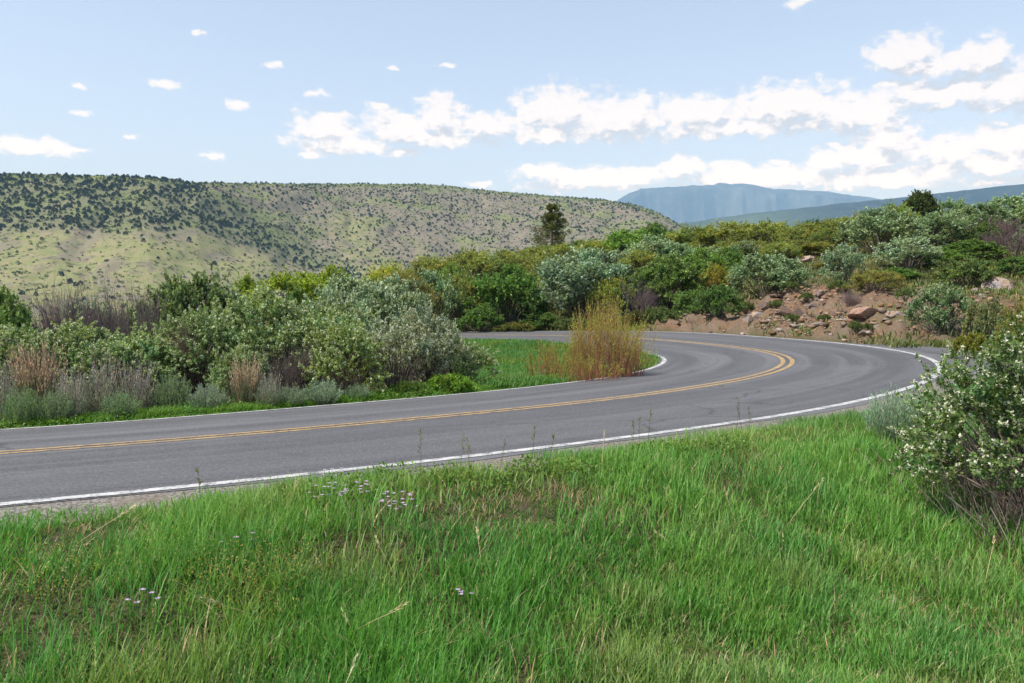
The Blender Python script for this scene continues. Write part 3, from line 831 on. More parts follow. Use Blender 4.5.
kind('rabbit', 'rabbitbrush', 'shrub', .45, .62, [parts_of(*sage_geo(320 + q, .45, .50, 120, 22, (.10, .135, .07), .055, .011, stalks=170, stalk_col=(.50, .37, .24), spread=.95, stalk_h=(.9, 1.6), tw=.003), bname='stalks', bmat=M_BARK) for q in range(2)])
kind('low', 'low_shrub', 'shrub', .6, .6, [parts_of(*shrub_geo(330 + q, .6, .6, 26, 12, 20, .06, .03, (0.11, 0.13, 0.05), up=.8, twr=.005)) for q in range(2)])
kind('bare', 'bare_shrub', 'shrub', 1.0, 1.8, [[('stems', bare_geo(340 + q, 1.0, 1.8, 24, (.17, .14, .14), .0085).mesh('stems'))] for q in range(2)])
for kd in KINDS['bare']: kd.parts[0][1].materials.append(M_BARK)
USED = {}
def hit(px, py):
    """where the sight line through a pixel meets the ground"""
    Ys = np.arange(1.8, 60, .05)
    pts = np.stack([at(px, py, y) for y in Ys])
    k = int(np.argmax(ground_z(pts[:, 0], pts[:, 1]) >= pts[:, 2]))
    return pts[k]

def plant(key, px, Y, top, wpx, label, group=None, tint=(1, 1, 1), cat=None, rz=None, sink=.0, depth=1.0):
    """stand a copy of a prototype on the ground at a place and size read off the photograph"""
    k = USED.get(key, 0); USED[key] = k + 1
    kd = KINDS[key][k % len(KINDS[key])]
    X = (px - CX) / F * Y
    z = float(ground_z(np.array([X]), np.array([Y]))[0]) - sink
    h = max(at(px, top, Y)[2] - z, .25)
    w = wpx * Y / F / 2
    t = thing(kd.name, label, cat or kd.cat, (X, Y, z), rng.uniform(0, 6.28) if rz is None else rz, (w / kd.R, w / kd.R * depth, h / kd.H), group)
    for nm, me in kd.parts:
        o = bpy.data.objects.new(nm, me); COL.objects.link(o); o.parent = t
        if nm != 'blossoms': o.color = (*tint, 1)
    return t

# ------------------------------------------------------------------ the hedge on the left, beyond the road
GH = 'flowering shrubs of the roadside hedge'
for a in [
    ('flower', -48, 14.2, 316, 130, 'flowering hedge shrub cut off by the left picture edge'),
    ('flower', 14, 14.0, 325, 104, 'flowering hedge shrub behind the tallest tan plumed rabbitbrush'),
    ('flower', 74, 14.2, 323, 108, 'flowering hedge shrub right in front of the bare grey-purple thicket'),
    ('flower', 134, 13.8, 324, 100, 'pale flowering hedge shrub between the bare thicket and the reddish dead branches'),
    ('flower', 204, 14.4, 308, 100, 'flowering hedge shrub below the dark round bush, beside the reddish dead branches'),
    ('flower', 262, 15.4, 288, 120, 'tallest flowering shrub of the hedge, dense and deep green'),
    ('flower', 322, 15.2, 298, 105, 'flowering hedge shrub to the right of the tallest one, above a dark twiggy hollow'),
    ('flower', 345, 14.0, 322, 80, 'yellowish green low flowering shrub closing the front of the hedge'),
    ('flower', 240, 13.2, 345, 60, 'small flowering shrub in front of the tallest hedge shrub, just behind the sagebrush'),
    ('paleflower', 395, 15.2, 318, 90, 'silvery flowering shrub at the middle of the pale end of the hedge'),
    ('paleflower', 428, 16.0, 304, 78, 'silvery flowering shrub with the tallest pale sprays near the end of the hedge'),
    ('flower', 457, 16.6, 336, 76, 'rounded flowering shrub that ends the hedge beside the open grass'),
]:
    tint = (1.12, 1.05, .8) if 'yellowish' in a[5] else (1, 1, 1)
    plant(*a, group=GH, tint=tint)
plant('low', 448, 14.7, 374, 52, 'bright green low leafy plant at the foot of the last hedge shrub', tint=(1.0, 1.55, .5), sink=.02)
plant('low', 408, 14.2, 381, 40, 'small dark green leafy plant under the silvery hedge shrubs', tint=(.7, 1.0, .5), sink=.02)
GB = 'bare shrubs in and behind the hedge'
plant('bare', 72, 18.5, 279, 75, 'tall bare grey-purple thicket standing behind the hedge', GB, (1.15, 1.05, 1.1))
plant('bare', 110, 18.8, 283, 50, 'bare twiggy shrub between the tall grey-purple thicket and the narrower one', GB, (1.1, 1.0, 1.05))
plant('bare', 138, 19.0, 281, 52, 'narrow bare dark stemmed shrub behind the hedge, nearest the dark round bush', GB)
plant('bare', 36, 19.4, 296, 50, 'low bare shrub behind the hedge, left of the tall grey-purple thicket', GB, (1.1, 1.05, 1.0))
plant('bare', 184, 13.9, 316, 42, 'reddish dead branches poking out of the hedge', GB, (.95, .72, .66))
plant('bare', 288, 13.9, 345, 50, 'dark dead twigs in the hollow at the front of the hedge', GB, (.72, .70, .68))
plant('bare', 316, 14.1, 342, 40, 'dark dead twigs under the shrub right of the hedge hollow', GB, (.72, .70, .68))
plant('oak', 196, 23, 272, 100, 'dark round bush rising behind the hedge against the valley', tint=(1.05, .95, 1.5))
plant('oak', 0, 17.5, 290, 70, 'dark green bush behind the hedge at the left picture edge', tint=(1.1, 1.1, 1.3))
GL = 'bright lime trees beyond the hedge'
plant('oak', 250, 52, 277, 50, 'low lime green oak clump beyond the hedge, leftmost of the bright ones', GL, (1.55, 1.35, .75))
plant('oak', 292, 50, 272, 75, 'bright lime green oak clump beyond the hedge, largest of the bright ones', GL, (1.85, 1.55, .7))
plant('oak', 332, 56, 267, 62, 'lime green oak clump beyond the hedge, nearest the olive thicket', GL, (1.7, 1.45, .7))
GG = 'silver green shrubs behind the hedge'
for a in [('grey', 330, 21, 288, 85, 'silver green shrub rising behind the tallest flowering hedge shrub'),
          ('grey', 372, 24, 284, 85, 'silver green shrub behind the hedge with the olive thicket above it'),
          ('grey', 352, 32, 276, 75, 'silver green shrub behind the hedge just below the lime clumps'),
          ('grey', 395, 33, 276, 70, 'blue green shrub behind the silvery end of the hedge'),
          ('oak', 300, 24, 290, 60, 'dull green shrub filling the back of the hedge under the lime clumps'),
          ('grey', 232, 24, 292, 70, 'grey green shrub behind the hedge between the dark round bush and the lime clumps'),
          ('oak', 150, 24, 300, 60, 'low dull green shrub behind the hedge, beside the dark round bush'),
          ('grey', 90, 25, 302, 80, 'low grey green shrub behind the bare thicket')]:
    plant(*a, group=GG)

# sagebrush and rabbitbrush along the verge
GS = 'sagebrush and rabbitbrush along the verge'
for a in [('greysage', -4, 11.2, 378, 50, 'grey twiggy sagebrush at the left picture edge beside the verge', (1, 1, 1)),
          ('rabbit', 36, 11.6, 360, 62, 'tallest rabbitbrush on the verge, with a fan of tan plumes', (1, 1, 1)),
          ('greysage', 68, 11.3, 384, 34, 'sprawling pale twiggy sagebrush at the foot of the tall tan rabbitbrush', (1.1, 1.1, 1.1)),
          ('greysage', 96, 12.0, 374, 52, 'sagebrush with pale purple grey spikes, right of the tall tan rabbitbrush', (1, 1, 1)),
          ('greysage', 134, 12.2, 376, 46, 'sagebrush with pinkish spikes in the middle of the verge row', (1, 1, 1)),
          ('sage', 172, 12.3, 373, 42, 'dark green upright sagebrush in the verge row', (.72, .85, .65)),
          ('sage', 206, 12.2, 384, 46, 'blue green rounded sagebrush left of the thin tan plumed rabbitbrush', (.9, 1.0, 1.0)),
          ('rabbit', 244, 12.7, 368, 40, 'thin rabbitbrush with tan plumes at the foot of the tallest hedge shrub', (1, 1, 1)),
          ('greysage', 268, 12.5, 382, 30, 'small sagebrush with dark stalks right of the thin tan plumed rabbitbrush', (.9, .95, .9)),
          ('sage', 290, 12.7, 386, 36, 'low grey green sagebrush under the hollow of the hedge', (.85, .95, .9)),
          ('sage', 322, 12.9, 380, 46, 'broad blue green sagebrush last in the verge row', (.9, 1.05, 1.0)),
          ('sage', 356, 13.4, 384, 30, 'small blue green sagebrush under the yellowish hedge shrub', (.8, .98, .85)),
          ('sage', 54, 11.1, 390, 40, 'low dark green sagebrush just right of the tallest rabbitbrush foot', (.75, .9, .7)),
          ('sage', 18, 10.9, 388, 40, 'low green sagebrush at the foot of the tallest rabbitbrush', (.7, .9, .62)),
          ('sage', 118, 11.5, 392, 44, 'low green sagebrush in front of the purple grey and pinkish spikes', (.75, .9, .7))]:
    plant(*a[:6], group=GS, tint=a[6])

# ------------------------------------------------------------------ far side of the road and the hill
GF = 'thicket along the far side of the road'
for a in [
    ('grey', 583, 47, 249, 98, 'largest pale blue green shrub in the thicket behind the yellow willow', (.95, 1.02, 1.12)),
    ('oak', 508, 46, 266, 76, 'bright deep green oak left of the largest pale blue green shrub', (.78, .95, .8)),
    ('olive', 462, 47, 271, 52, 'olive oak between the bright green oak and the hedge end', (.8, .85, .9)),
    ('grey', 436, 46, 272, 50, 'grey green shrub over the end of the hedge, below the olive thicket', (.9, 1, .9)),
    ('olive', 404, 44, 270, 66, 'brownish olive oak behind the silvery hedge shrubs', (.85, .72, .8)),
    ('oak', 482, 44.5, 305, 44, 'small dark shrub at the far road edge beside the end of the hedge', (.9, 1.0, .9)),
    ('oak', 540, 44.5, 312, 40, 'low dark shrub at the far road edge under the pale blue green shrub', (.75, .85, .8)),
    ('olive', 613, 45, 276, 48, 'yellowish oak just above the right half of the yellow willow', (1.05, 1.0, .8)),
    ('bare', 641, 44, 278, 44, 'purple grey bare shrub above the right edge of the yellow willow', (1, .95, 1)),
    ('oak', 668, 45, 256, 70, 'wide mid green oak on the slope right of the purple bare shrub', (1.0, 1.0, 1.0)),
    ('oak', 702, 47, 250, 62, 'dark green oak on the slope left of the bank top bush', (1.0, 1.1, .9)),
    ('olive', 716, 44.5, 264, 32, 'small golden oak on the slope beside the bank top bush', (1.2, .95, .6)),
    ('oak', 692, 40.6, 290, 36, 'green bush low on the slope left of the roadside bank bush', (.95, 1.05, 1.0)),
    ('low', 660, 39.6, 307, 34, 'low dull green bush at the far road edge right of the willow', (.8, .95, .8)),
    ('oak', 718, 37.4, 285, 42, 'dark green bush at the foot of the rocky bank touching the road edge', (.72, .85, .85)),
    ('grey', 767, 41.5, 254, 76, 'broad dark shrub with pale tips on top of the rocky bank', (.78, .85, .75)),
    ('low', 640, 41, 310, 32, 'low brownish bush at the far road edge behind the willow tip', (.9, .75, .7)),
    ('low', 520, 43.8, 322, 46, 'low olive bush at the far road edge under the bright green oak', (.9, .85, .6)),
    ('low', 575, 42.8, 318, 46, 'low dark bush at the far road edge behind the willow', (.6, .75, .6)),
    ('low', 610, 42.2, 316, 40, 'low dull bush at the far road edge above the willow stems', (.7, .72, .6)),
]:
    plant(*a[:6], group=GF, tint=a[6], sink=.1)
GR = 'shrubs on the slope above the rocky bank'
for a in [
    ('grey', 842, 40, 244, 42, 'narrow pale shrub standing at the left end of the upper rocky ledge', (.95, 1.0, 1.0)),
    ('grey', 878, 50, 208, 76, 'large pale tipped shrub on the hill below the yellowish crown', (.85, .9, .8)),
    ('grey', 905, 44, 238, 62, 'silvery shrub above the middle of the rocky bank', (1.1, 1.1, 1.15)),
    ('grey', 934, 52, 212, 62, 'pale tipped shrub on the hill right of the rounded pinyon', (.85, .92, .8)),
    ('oak', 935, 45, 250, 60, 'dark green shrub in the hollow below the rounded pinyon', (.9, 1.0, .85)),
    ('grey', 975, 56, 205, 70, 'grey green shrub on the skyline right of the rounded pinyon', (.85, .9, .8)),
    ('grey', 1012, 58, 196, 70, 'pale green shrub on the skyline at the right picture edge', (1.0, 1.08, .9)),
    ('bare', 985, 52, 216, 60, 'purple brown bare shrub below the skyline near the right picture edge', (1, .85, .85)),
    ('bare', 1010, 47, 226, 56, 'dark purple bare shrub behind the round bush at the right picture edge', (.85, .75, .78)),
    ('oak', 1016, 40, 256, 38, 'dark green round bush behind the pale rock at the right picture edge', (.8, .92, .9)),
    ('olive', 874, 37.5, 270, 56, 'low olive brown bush in front of the narrow pale shrub', (.95, .80, .85)),
    ('bare', 848, 35, 290, 30, 'small grey bare bush below the narrow pale shrub', (1.3, 1.2, 1.15)),
    ('olive', 830, 46, 262, 42, 'golden olive bush on the upper rocky ledge', (1.0, .75, .55)),
    ('low', 965, 38, 258, 60, 'low green bush beside the reddish soil above the pale rock', (.9, 1.05, .8)),
    ('flower', 941, 27.2, 283, 62, 'white flowering shrub standing alone beside the outside of the hairpin', (.62, .78, .8)),
    ('low', 988, 21.5, 303, 46, 'loose grey green bush behind the white flowering foreground shrub', (1.25, 1.2, 1.3)),
    ('low', 1024, 18.5, 302, 44, 'yellow green loose bush behind the top of the foreground shrub', (1.5, 1.2, .7)),
    ('low', 972, 19.5, 334, 36, 'small yellow green bush at the edge of the paved apron', (1.3, 1.25, .6)),
    ('oak', 968, 47, 240, 56, 'mid green bush on the slope above the alone standing flowering shrub', (.85, .92, .8)),
    ('oak', 895, 41, 268, 46, 'dark green bush between the silvery shrub and the low olive brown one', (.85, 1.0, .85)),
]:
    plant(*a[:6], group=GR, tint=a[6], sink=.08)
for a in [(776, 308, 16, 300, 'small green bush on the bank just left of the overhang'), (793, 322, 14, 314, 'small green tuft at the foot of the bank below the overhang'),
          (806, 300, 13, 292, 'small dull bush in the scree above the overhang slab'), (824, 322, 12, 314, 'small green tuft at the foot of the scree'),
          (855, 330, 13, 321, 'small green tuft at the road edge below the wide pinkish outcrop, left of its twin'), (866, 331, 13, 323, 'small green tuft at the road edge below the wide pinkish outcrop, right of its twin'),
          (838, 290, 20, 280, 'low dull bush on the bank under the narrow pale shrub'), (745, 312, 16, 302, 'low dull bush beside the large pale grey boulder'),
          (905, 300, 22, 288, 'low green bush above the grey outcrop'), (790, 290, 16, 281, 'low bush at the upper edge of the reddish bank')]:
    p_ = hit(a[0], a[1])
    plant('low', a[0], p_[1], a[3], a[2], a[4], 'small bushes on the reddish bank', (.8, .95, .75), sink=.05)
GT = 'olive and green oaks of the hilltop thicket'
for a in [
    ('olive', 388, 64, 264, 60, 'leftmost olive oak of the hilltop thicket, beside the lime clumps', (1.35, 1.3, .8)),
    ('olive', 428, 62, 256, 66, 'olive oak of the hilltop thicket above the brownish olive oak', (.95, .92, .9)),
    ('olive', 472, 62, 249, 66, 'olive oak of the hilltop thicket above the bright deep green oak', (1, .96, .9)),
    ('olive', 516, 64, 250, 64, 'olive oak of the hilltop thicket just left of the tall conifer', (.95, .95, 1)),
    ('olive', 560, 62, 244, 56, 'olive oak of the hilltop thicket at the foot of the tall conifer', (1, 1, .9)),
    ('olive', 596, 62, 240, 54, 'olive oak of the hilltop thicket just right of the tall conifer', (1.05, 1.05, .9)),
    ('oak', 628, 62, 229, 56, 'green oak on the skyline where the mesa slope ends', (1.4, 1.5, 1.2)),
    ('grey', 652, 56, 235, 52, 'pale shrub of the hilltop thicket below the end of the mesa slope', (1, 1.05, .95)),
    ('oak', 652, 70, 223, 40, 'dark green oak on the skyline under the left end of the far mountain', (.9, 1, .9)),
    ('grey', 684, 55, 244, 50, 'grey green shrub of the hilltop thicket above the wide mid green oak', (.9, 1, .85)),
    ('olive', 690, 63, 226, 60, 'olive oak on the skyline under the left half of the far mountain', (.95, 1, .9)),
    ('olive', 728, 62, 221, 66, 'olive oak on the skyline under the middle of the far mountain', (1.02, 1, .85)),
    ('olive', 768, 60, 221, 64, 'olive oak on the skyline under the right half of the far mountain', (.98, .97, .9)),
    ('olive', 806, 58, 223, 58, 'olive oak on the skyline left of the large pale tipped shrub', (.98, .95, .9)),
    ('olive', 838, 58, 217, 48, 'olive oak on the skyline touching the large pale tipped shrub', (1, 1, .95)),
    ('olive', 748, 54, 240, 58, 'olive oak behind the broad shrub on the bank top', (.9, .88, .85)),
    ('olive', 790, 53, 240, 60, 'olive oak behind the upper rocky ledge', (.95, .9, .9)),
    ('olive', 820, 52, 242, 50, 'olive oak between the upper rocky ledge and the large pale tipped shrub', (.95, .9, .9)),
    ('oak', 726, 50, 248, 46, 'dark oak behind the left side of the broad shrub on the bank top', (.9, 1, .9)),
    ('oak', 892, 64, 203, 34, 'pale yellowish oak crown on the skyline left of the rounded pinyon', (1.7, 1.5, 1.4)),
    ('olive', 905, 60, 212, 44, 'olive oak below the rounded pinyon', (.9, .95, .85)),
    ('olive', 860, 62, 213, 40, 'small olive oak on the skyline behind the large pale tipped shrub', (1.05, 1.0, .9)),
    ('olive', 640, 54, 250, 52, 'olive oak above the purple grey bare shrub', (.9, .9, .85)),
    ('olive', 545, 54, 256, 50, 'olive oak behind the largest pale blue green shrub', (.92, .92, .9)),
    ('oak', 452, 54, 264, 48, 'dull green oak inside the thicket between two olive oaks', (1.2, 1.2, 1.0)),
    ('grey', 945, 66, 200, 50, 'small grey green shrub on the skyline beside the rounded pinyon', (.85, .95, .8)),
]:
    plant(*a[:6], group=GT, tint=a[6], sink=.1)
# scrub that closes the gaps between those, on ground the photo shows only as thicket
rf = np.random.default_rng(77)
fill = []
for i in range(900):
    px = rf.uniform(380, 1120); Y = rf.uniform(45, 76)
    if px > 650 and Y < 50: continue
    if any((px - a)**2 + ((Y - b) * 8)**2 < 34**2 for a, b in fill): continue
    fill.append((px, Y))
for i, (px, Y) in enumerate(fill):
    X = (px - CX) / F * Y; z = float(ground_z(np.array([X]), np.array([Y]))[0])
    off = road_dist(np.array([X]), np.array([Y]))[0][0]
    if abs(off) < W + 2.2: continue
    hgt = rf.uniform(1.3, 2.1) if px > 640 else rf.uniform(1.5, 2.4)
    key = ('olive', 'oak', 'olive', 'grey')[int(rf.integers(4))] if px < 860 else ('oak', 'grey', 'oak', 'olive')[int(rf.integers(4))]
    top = CY - F * math.tan(math.atan((z + hgt) / Y) + PITCH)
    plant(key, px, Y, top, rf.uniform(34, 50), 'low oak scrub half hidden between the larger shrubs of the hill thicket', 'low scrub filling the hill thicket',
          tuple(np.array([.9, .92, .85]) * rf.uniform(.85, 1.1)), sink=.1)


# ------------------------------------------------------------------ yellow willow inside the bend
def willow(seed, n, RX, RY, H, leafy=True, lean=.35):
    r = np.random.default_rng(seed)
    st, fo = Geo(), Geo()
    a = r.uniform(0, 2 * PI, n); q = np.sqrt(r.random(n))
    bx, by = np.cos(a) * q * RX * .8, np.sin(a) * q * RY * .8
    B = np.stack([bx, by, np.full(n, -.1)], 1)
    crest = .72 + .28 * np.exp(-((bx + RX * .05) / (RX * .45))**2) + .5 * (fbm(bx * 4, by * 1.5, seed) - .5)
    h = H * crest * r.uniform(.5, 1.05, n)
    T = B + np.stack([bx * .30 + r.normal(size=n) * .11, by * .3 + r.normal(size=n) * .11, h], 1)
    M = (B + T) / 2 + np.stack([-bx * .04 + r.normal(size=n) * .03, -by * .04 + r.normal(size=n) * .03, h * .03], 1)
    P = bez(B, M, T, 7)
    u = np.linspace(0, 1, 7)[None, :, None]
    c0 = jit(r, (.33, .15, .095), n, .22, .10)[:, None]; c1 = jit(r, (.34, .26, .075), n, .15, .06)[:, None]
    w = smooth(.40, .88, u)
    tubes(st, P, np.linspace(1, .35, 7)[None] * r.uniform(.004, .0075, (n, 1)), 3, c0 * (1 - w) + c1 * w)
    # side twigs
    m = n * 3; si = np.repeat(np.arange(n), 3); t = r.uniform(.3, .8, m)[:, None]
    b2 = B[si] * (1 - t)**2 + 2 * t * (1 - t) * M[si] + t * t * T[si]
    t2 = b2 + (unit(T - B)[si] * .75 + rdir(r, m) * .42 + np.array([0, 0, .2])) * (h[si] * r.uniform(.12, .3, m))[:, None]
    tubes(st, bez(b2, (b2 + t2) / 2 + rdir(r, m) * .015, t2, 4), np.linspace(1, .5, 4)[None] * np.full((m, 1), .0032), 3, jit(r, (.33, .19, .09), m, .2, .1))
    if leafy:
        k = n * 11; si = np.repeat(np.arange(n), 11); t = r.uniform(.58, 1.02, k)[:, None]
        p = B[si] * (1 - t)**2 + 2 * t * (1 - t) * M[si] + t * t * T[si] + r.normal(size=(k, 3)) * .018
        leaves(fo, p, unit(T - M)[si] + rdir(r, k) * .5, rdir(r, k), r.uniform(.03, .06, k), .012, jit(r, (.27, .285, .05), k, .18, .08))
        k2 = m * 5; si = np.repeat(np.arange(m), 5); t = r.uniform(.4, 1.02, k2)[:, None]
        p = b2[si] * (1 - t) + t2[si] * t + r.normal(size=(k2, 3)) * .012
        keep = (p[:, 2] > H * .55) & (r.random(k2) < .45)
        leaves(fo, p[keep], (unit(t2 - b2)[si] + rdir(r, k2) * .5)[keep], rdir(r, k2)[keep], r.uniform(.03, .055, keep.sum()), .012, jit(r, (.32, .30, .05), int(keep.sum()), .18, .1))
    return st, fo
def stand(px, Y, dz=0.0):
    X = (px - CX) / F * Y
    return (X, Y, float(ground_z(np.array([X]), np.array([Y]))[0]) + dz)
t = thing('willow_shrub', 'tall yellow tipped willow clump with orange stems inside the bend', 'shrub', stand(606, 18.6))
st, fo = willow(401, 430, 1.0, .78, 1.95)
me = st.mesh('stems'); obj('stems', me, M_BARK, t); obj('foliage', fo.mesh('foliage'), M_LEAF, t)
t = thing('willow_shrub', 'thin reddish twiggy clump left of the tall yellow willow', 'shrub', stand(551, 18.9))
st, fo = willow(402, 85, .62, .5, 1.05, True)
o = obj('stems', st.mesh('stems'), M_BARK, t); o.color = (.95, .78, .9, 1); o = obj('foliage', fo.mesh('foliage'), M_LEAF, t); o.color = (.8, .65, .7, 1)
t = thing('willow_shrub', 'low reddish sapling stems at the front foot of the tall yellow willow', 'shrub', stand(588, 17.3))
st, fo = willow(403, 110, .9, .35, .75, True)
o = obj('stems', st.mesh('stems'), M_BARK, t); o.color = (.95, .75, .9, 1); o = obj('foliage', fo.mesh('foliage'), M_LEAF, t); o.color = (.75, .75, .7, 1)

# ------------------------------------------------------------------ conifers on the hill
def conifer(seed, H, R):
    r = np.random.default_rng(seed)
    tr, cr = Geo(), Geo()
    P = np.stack([np.stack([r.normal(size=9).cumsum() * .025, r.normal(size=9).cumsum() * .025, np.linspace(-.2, H, 9)], 1)])
    tubes(tr, P, np.linspace(.15, .02, 9)[None], 8, (.12, .09, .07))
    nb = 100
    u = np.sort(r.random(nb))**.9
    z = H * (.12 + .86 * u)
    a = np.arange(nb) * 2.4 + r.normal(size=nb) * .5
    L = R * (1.05 - u**1.2) * r.uniform(.45, 1.15, nb) + .15
    B = np.stack([np.interp(z, P[0, :, 2], P[0, :, 0]), np.interp(z, P[0, :, 2], P[0, :, 1]), z], 1)
    T = B + np.stack([np.cos(a) * L, np.sin(a) * L, L * r.uniform(-.05, .55, nb)], 1)
    M = (B + T) / 2 - np.array([0, 0, .12]) * L[:, None]
    tubes(tr, bez(B, M, T, 5), np.linspace(1, .3, 5)[None] * np.full((nb, 1), .022), 4, (.11, .085, .065))
    k = 170
    si = np.repeat(np.arange(nb), k); t = (r.random(nb * k)**.7)[:, None]
    p = B[si] * (1 - t)**2 + 2 * t * (1 - t) * M[si] + t * t * T[si]
    side = rdir(r, nb * k) * (.05 + .13 * L[si] * (1 - .5 * t[:, 0]))[:, None]
    d = unit(T - B)[si] + rdir(r, nb * k) * .8 + np.array([0, 0, .35])
    keep = t[:, 0] > .22
    n = int(keep.sum())
    leaves(cr, (p + side)[keep], d[keep], rdir(r, n), r.uniform(.11, .22, n), .055, jit(r, (.085, .095, .032), n, .25, .12))
    return tr, cr
x, y, z = stand(552, 75)
t = thing('fir_tree', 'tall ragged conifer standing above the hill thicket against the mesa', 'tree', (x, y, z))
Ht = at(556, 204, 75)[2] - z
tr, cr = conifer(501, Ht, 2.35)
obj('trunk', tr.mesh('trunk'), M_BARK, t); obj('crown', cr.mesh('crown'), M_LEAF, t)
x, y, z = stand(917, 66)
Hp = at(917, 192, 66)[2] - z
fo, st, bo = shrub_geo(511, 1.2, Hp, 64, 14, 26, .16, .07, (.055, .078, .026), up=.5, low=.30, twr=.01, irr=.12, lobe=(.26, .4))
tubes(st, np.array([[[0, 0, -.2], [.03, 0, Hp * .3], [-.02, .04, Hp * .6], [0, 0, Hp * .85]]]), np.array([[.16, .13, .09, .03]]), 8, (.12, .09, .07))
t = thing('pinyon_tree', 'dark rounded pinyon on the right skyline against the blue ridge', 'tree', (x, y, z))
obj('trunk', st.mesh('trunk'), M_BARK, t); obj('crown', fo.mesh('crown'), M_LEAF, t)

# ------------------------------------------------------------------ white flowering shrub in the right foreground
fo, st, bo = shrub_geo(601, 0.86, 1.40, 92, 14, 30, .030, .020, (0.095, 0.150, 0.045), bark=(.20, .165, .15), nbl=4600, bl=.0165, dead=420, up=.7, low=.36, irr=.34, twr=.0022, lobe=(.15, .27), petal=(.68, .68, .56))
x, y, z = stand(1056, 5.35)
# dry twig and straw tangle under it
r = np.random.default_rng(602)
n = 1100
a = r.uniform(0, 2 * PI, n); q = np.sqrt(r.random(n)) * .78
B = np.stack([np.cos(a) * q, np.sin(a) * q, np.full(n, -.03)], 1)
T = B + np.stack([np.cos(a) * .12 + r.normal(size=n) * .16, np.sin(a) * .12 + r.normal(size=n) * .16, r.uniform(.15, .6, n)], 1)
tubes(st, bez(B, (B + T) / 2 + r.normal(size=(n, 3)) * .05, T, 5), np.linspace(1.3, .5, 5)[None] * r.uniform(.0015, .0035, (n, 1)), 3, jit(r, (.30, .245, .20), n, .3, .1))
FGT = (1.0, 1.0, 1.05, 1)
t = thing('flowering_shrub', 'white flowering shrub with a bare twiggy base in the right foreground', 'shrub', (x, y, z))
for nm, g, m in (('stems', st, M_BARK), ('foliage', fo, M_LEAF), ('blossoms', bo, M_PETAL)):
    o = obj(nm, g.mesh(nm), m, t)
    if nm == 'foliage': o.color = FGT
kd = KINDS['sage'][0]
def sage(px, py, w, h, label, tint):
    t = thing('sagebrush', label, 'shrub', tuple(hit(px, py)), rng.uniform(0, 6), (w / kd.R, w / kd.R, h / kd.H))
    for nm, me in kd.parts:
        o = bpy.data.objects.new(nm, me); COL.objects.link(o); o.parent = t; o.color = (*tint, 1)
sage(896, 442, .31, .47, 'pale silver green sagebrush against the left side of the foreground flowering shrub', (1.05, 1.25, 1.2))
sage(918, 447, .30, .47, 'pale silver green sagebrush half hidden behind the foreground flowering shrub', (1.05, 1.2, 1.15))

# ------------------------------------------------------------------ rocks on the bank
def rock_mesh(seed):
    r = np.random.default_rng(seed)
    import bmesh
    bm = bmesh.new()
    bmesh.ops.create_icosphere(bm, subdivisions=4, radius=1)
    V = np.array([v.co[:] for v in bm.verts])
    N = rdir(r, 18); d = r.uniform(.38, .85, 18)
    for n_, d_ in zip(N, d):
        k = V @ n_ - d_
        V = V - np.where(k > 0, k * .98, 0)[:, None] * n_
    V *= (1 + .16 * (fbm(V[:, 0] * 2 + 5 * seed, V[:, 1] * 2 + V[:, 2] * 2.3, seed) - .5) + .10 * (fbm(V[:, 0] * 6 + V[:, 2] * 5, V[:, 1] * 6 - V[:, 2] * 4, seed + 3) - .5))[:, None]
    V[:, 2] += .04 * np.round(V[:, 2] * 4) / 4
    for v, c in zip(bm.verts, V): v.co = c
    me = bpy.data.meshes.new('rock'); bm.to_mesh(me); bm.free()
    me.materials.append(M_ROCK)
    return me
RK = [rock_mesh(700 + q) for q in range(6)]
rr_ = np.random.default_rng(710)
def bank_point(px, py):
    """where the sight line through a pixel meets the far slope"""
    Ys = np.arange(25, 62, .1)
    pts = np.stack([at(px, py, y) for y in Ys])
    k = np.argmax(ground_z(pts[:, 0], pts[:, 1]) >= pts[:, 2])
    return pts[k] if k else at(px, py, 40)
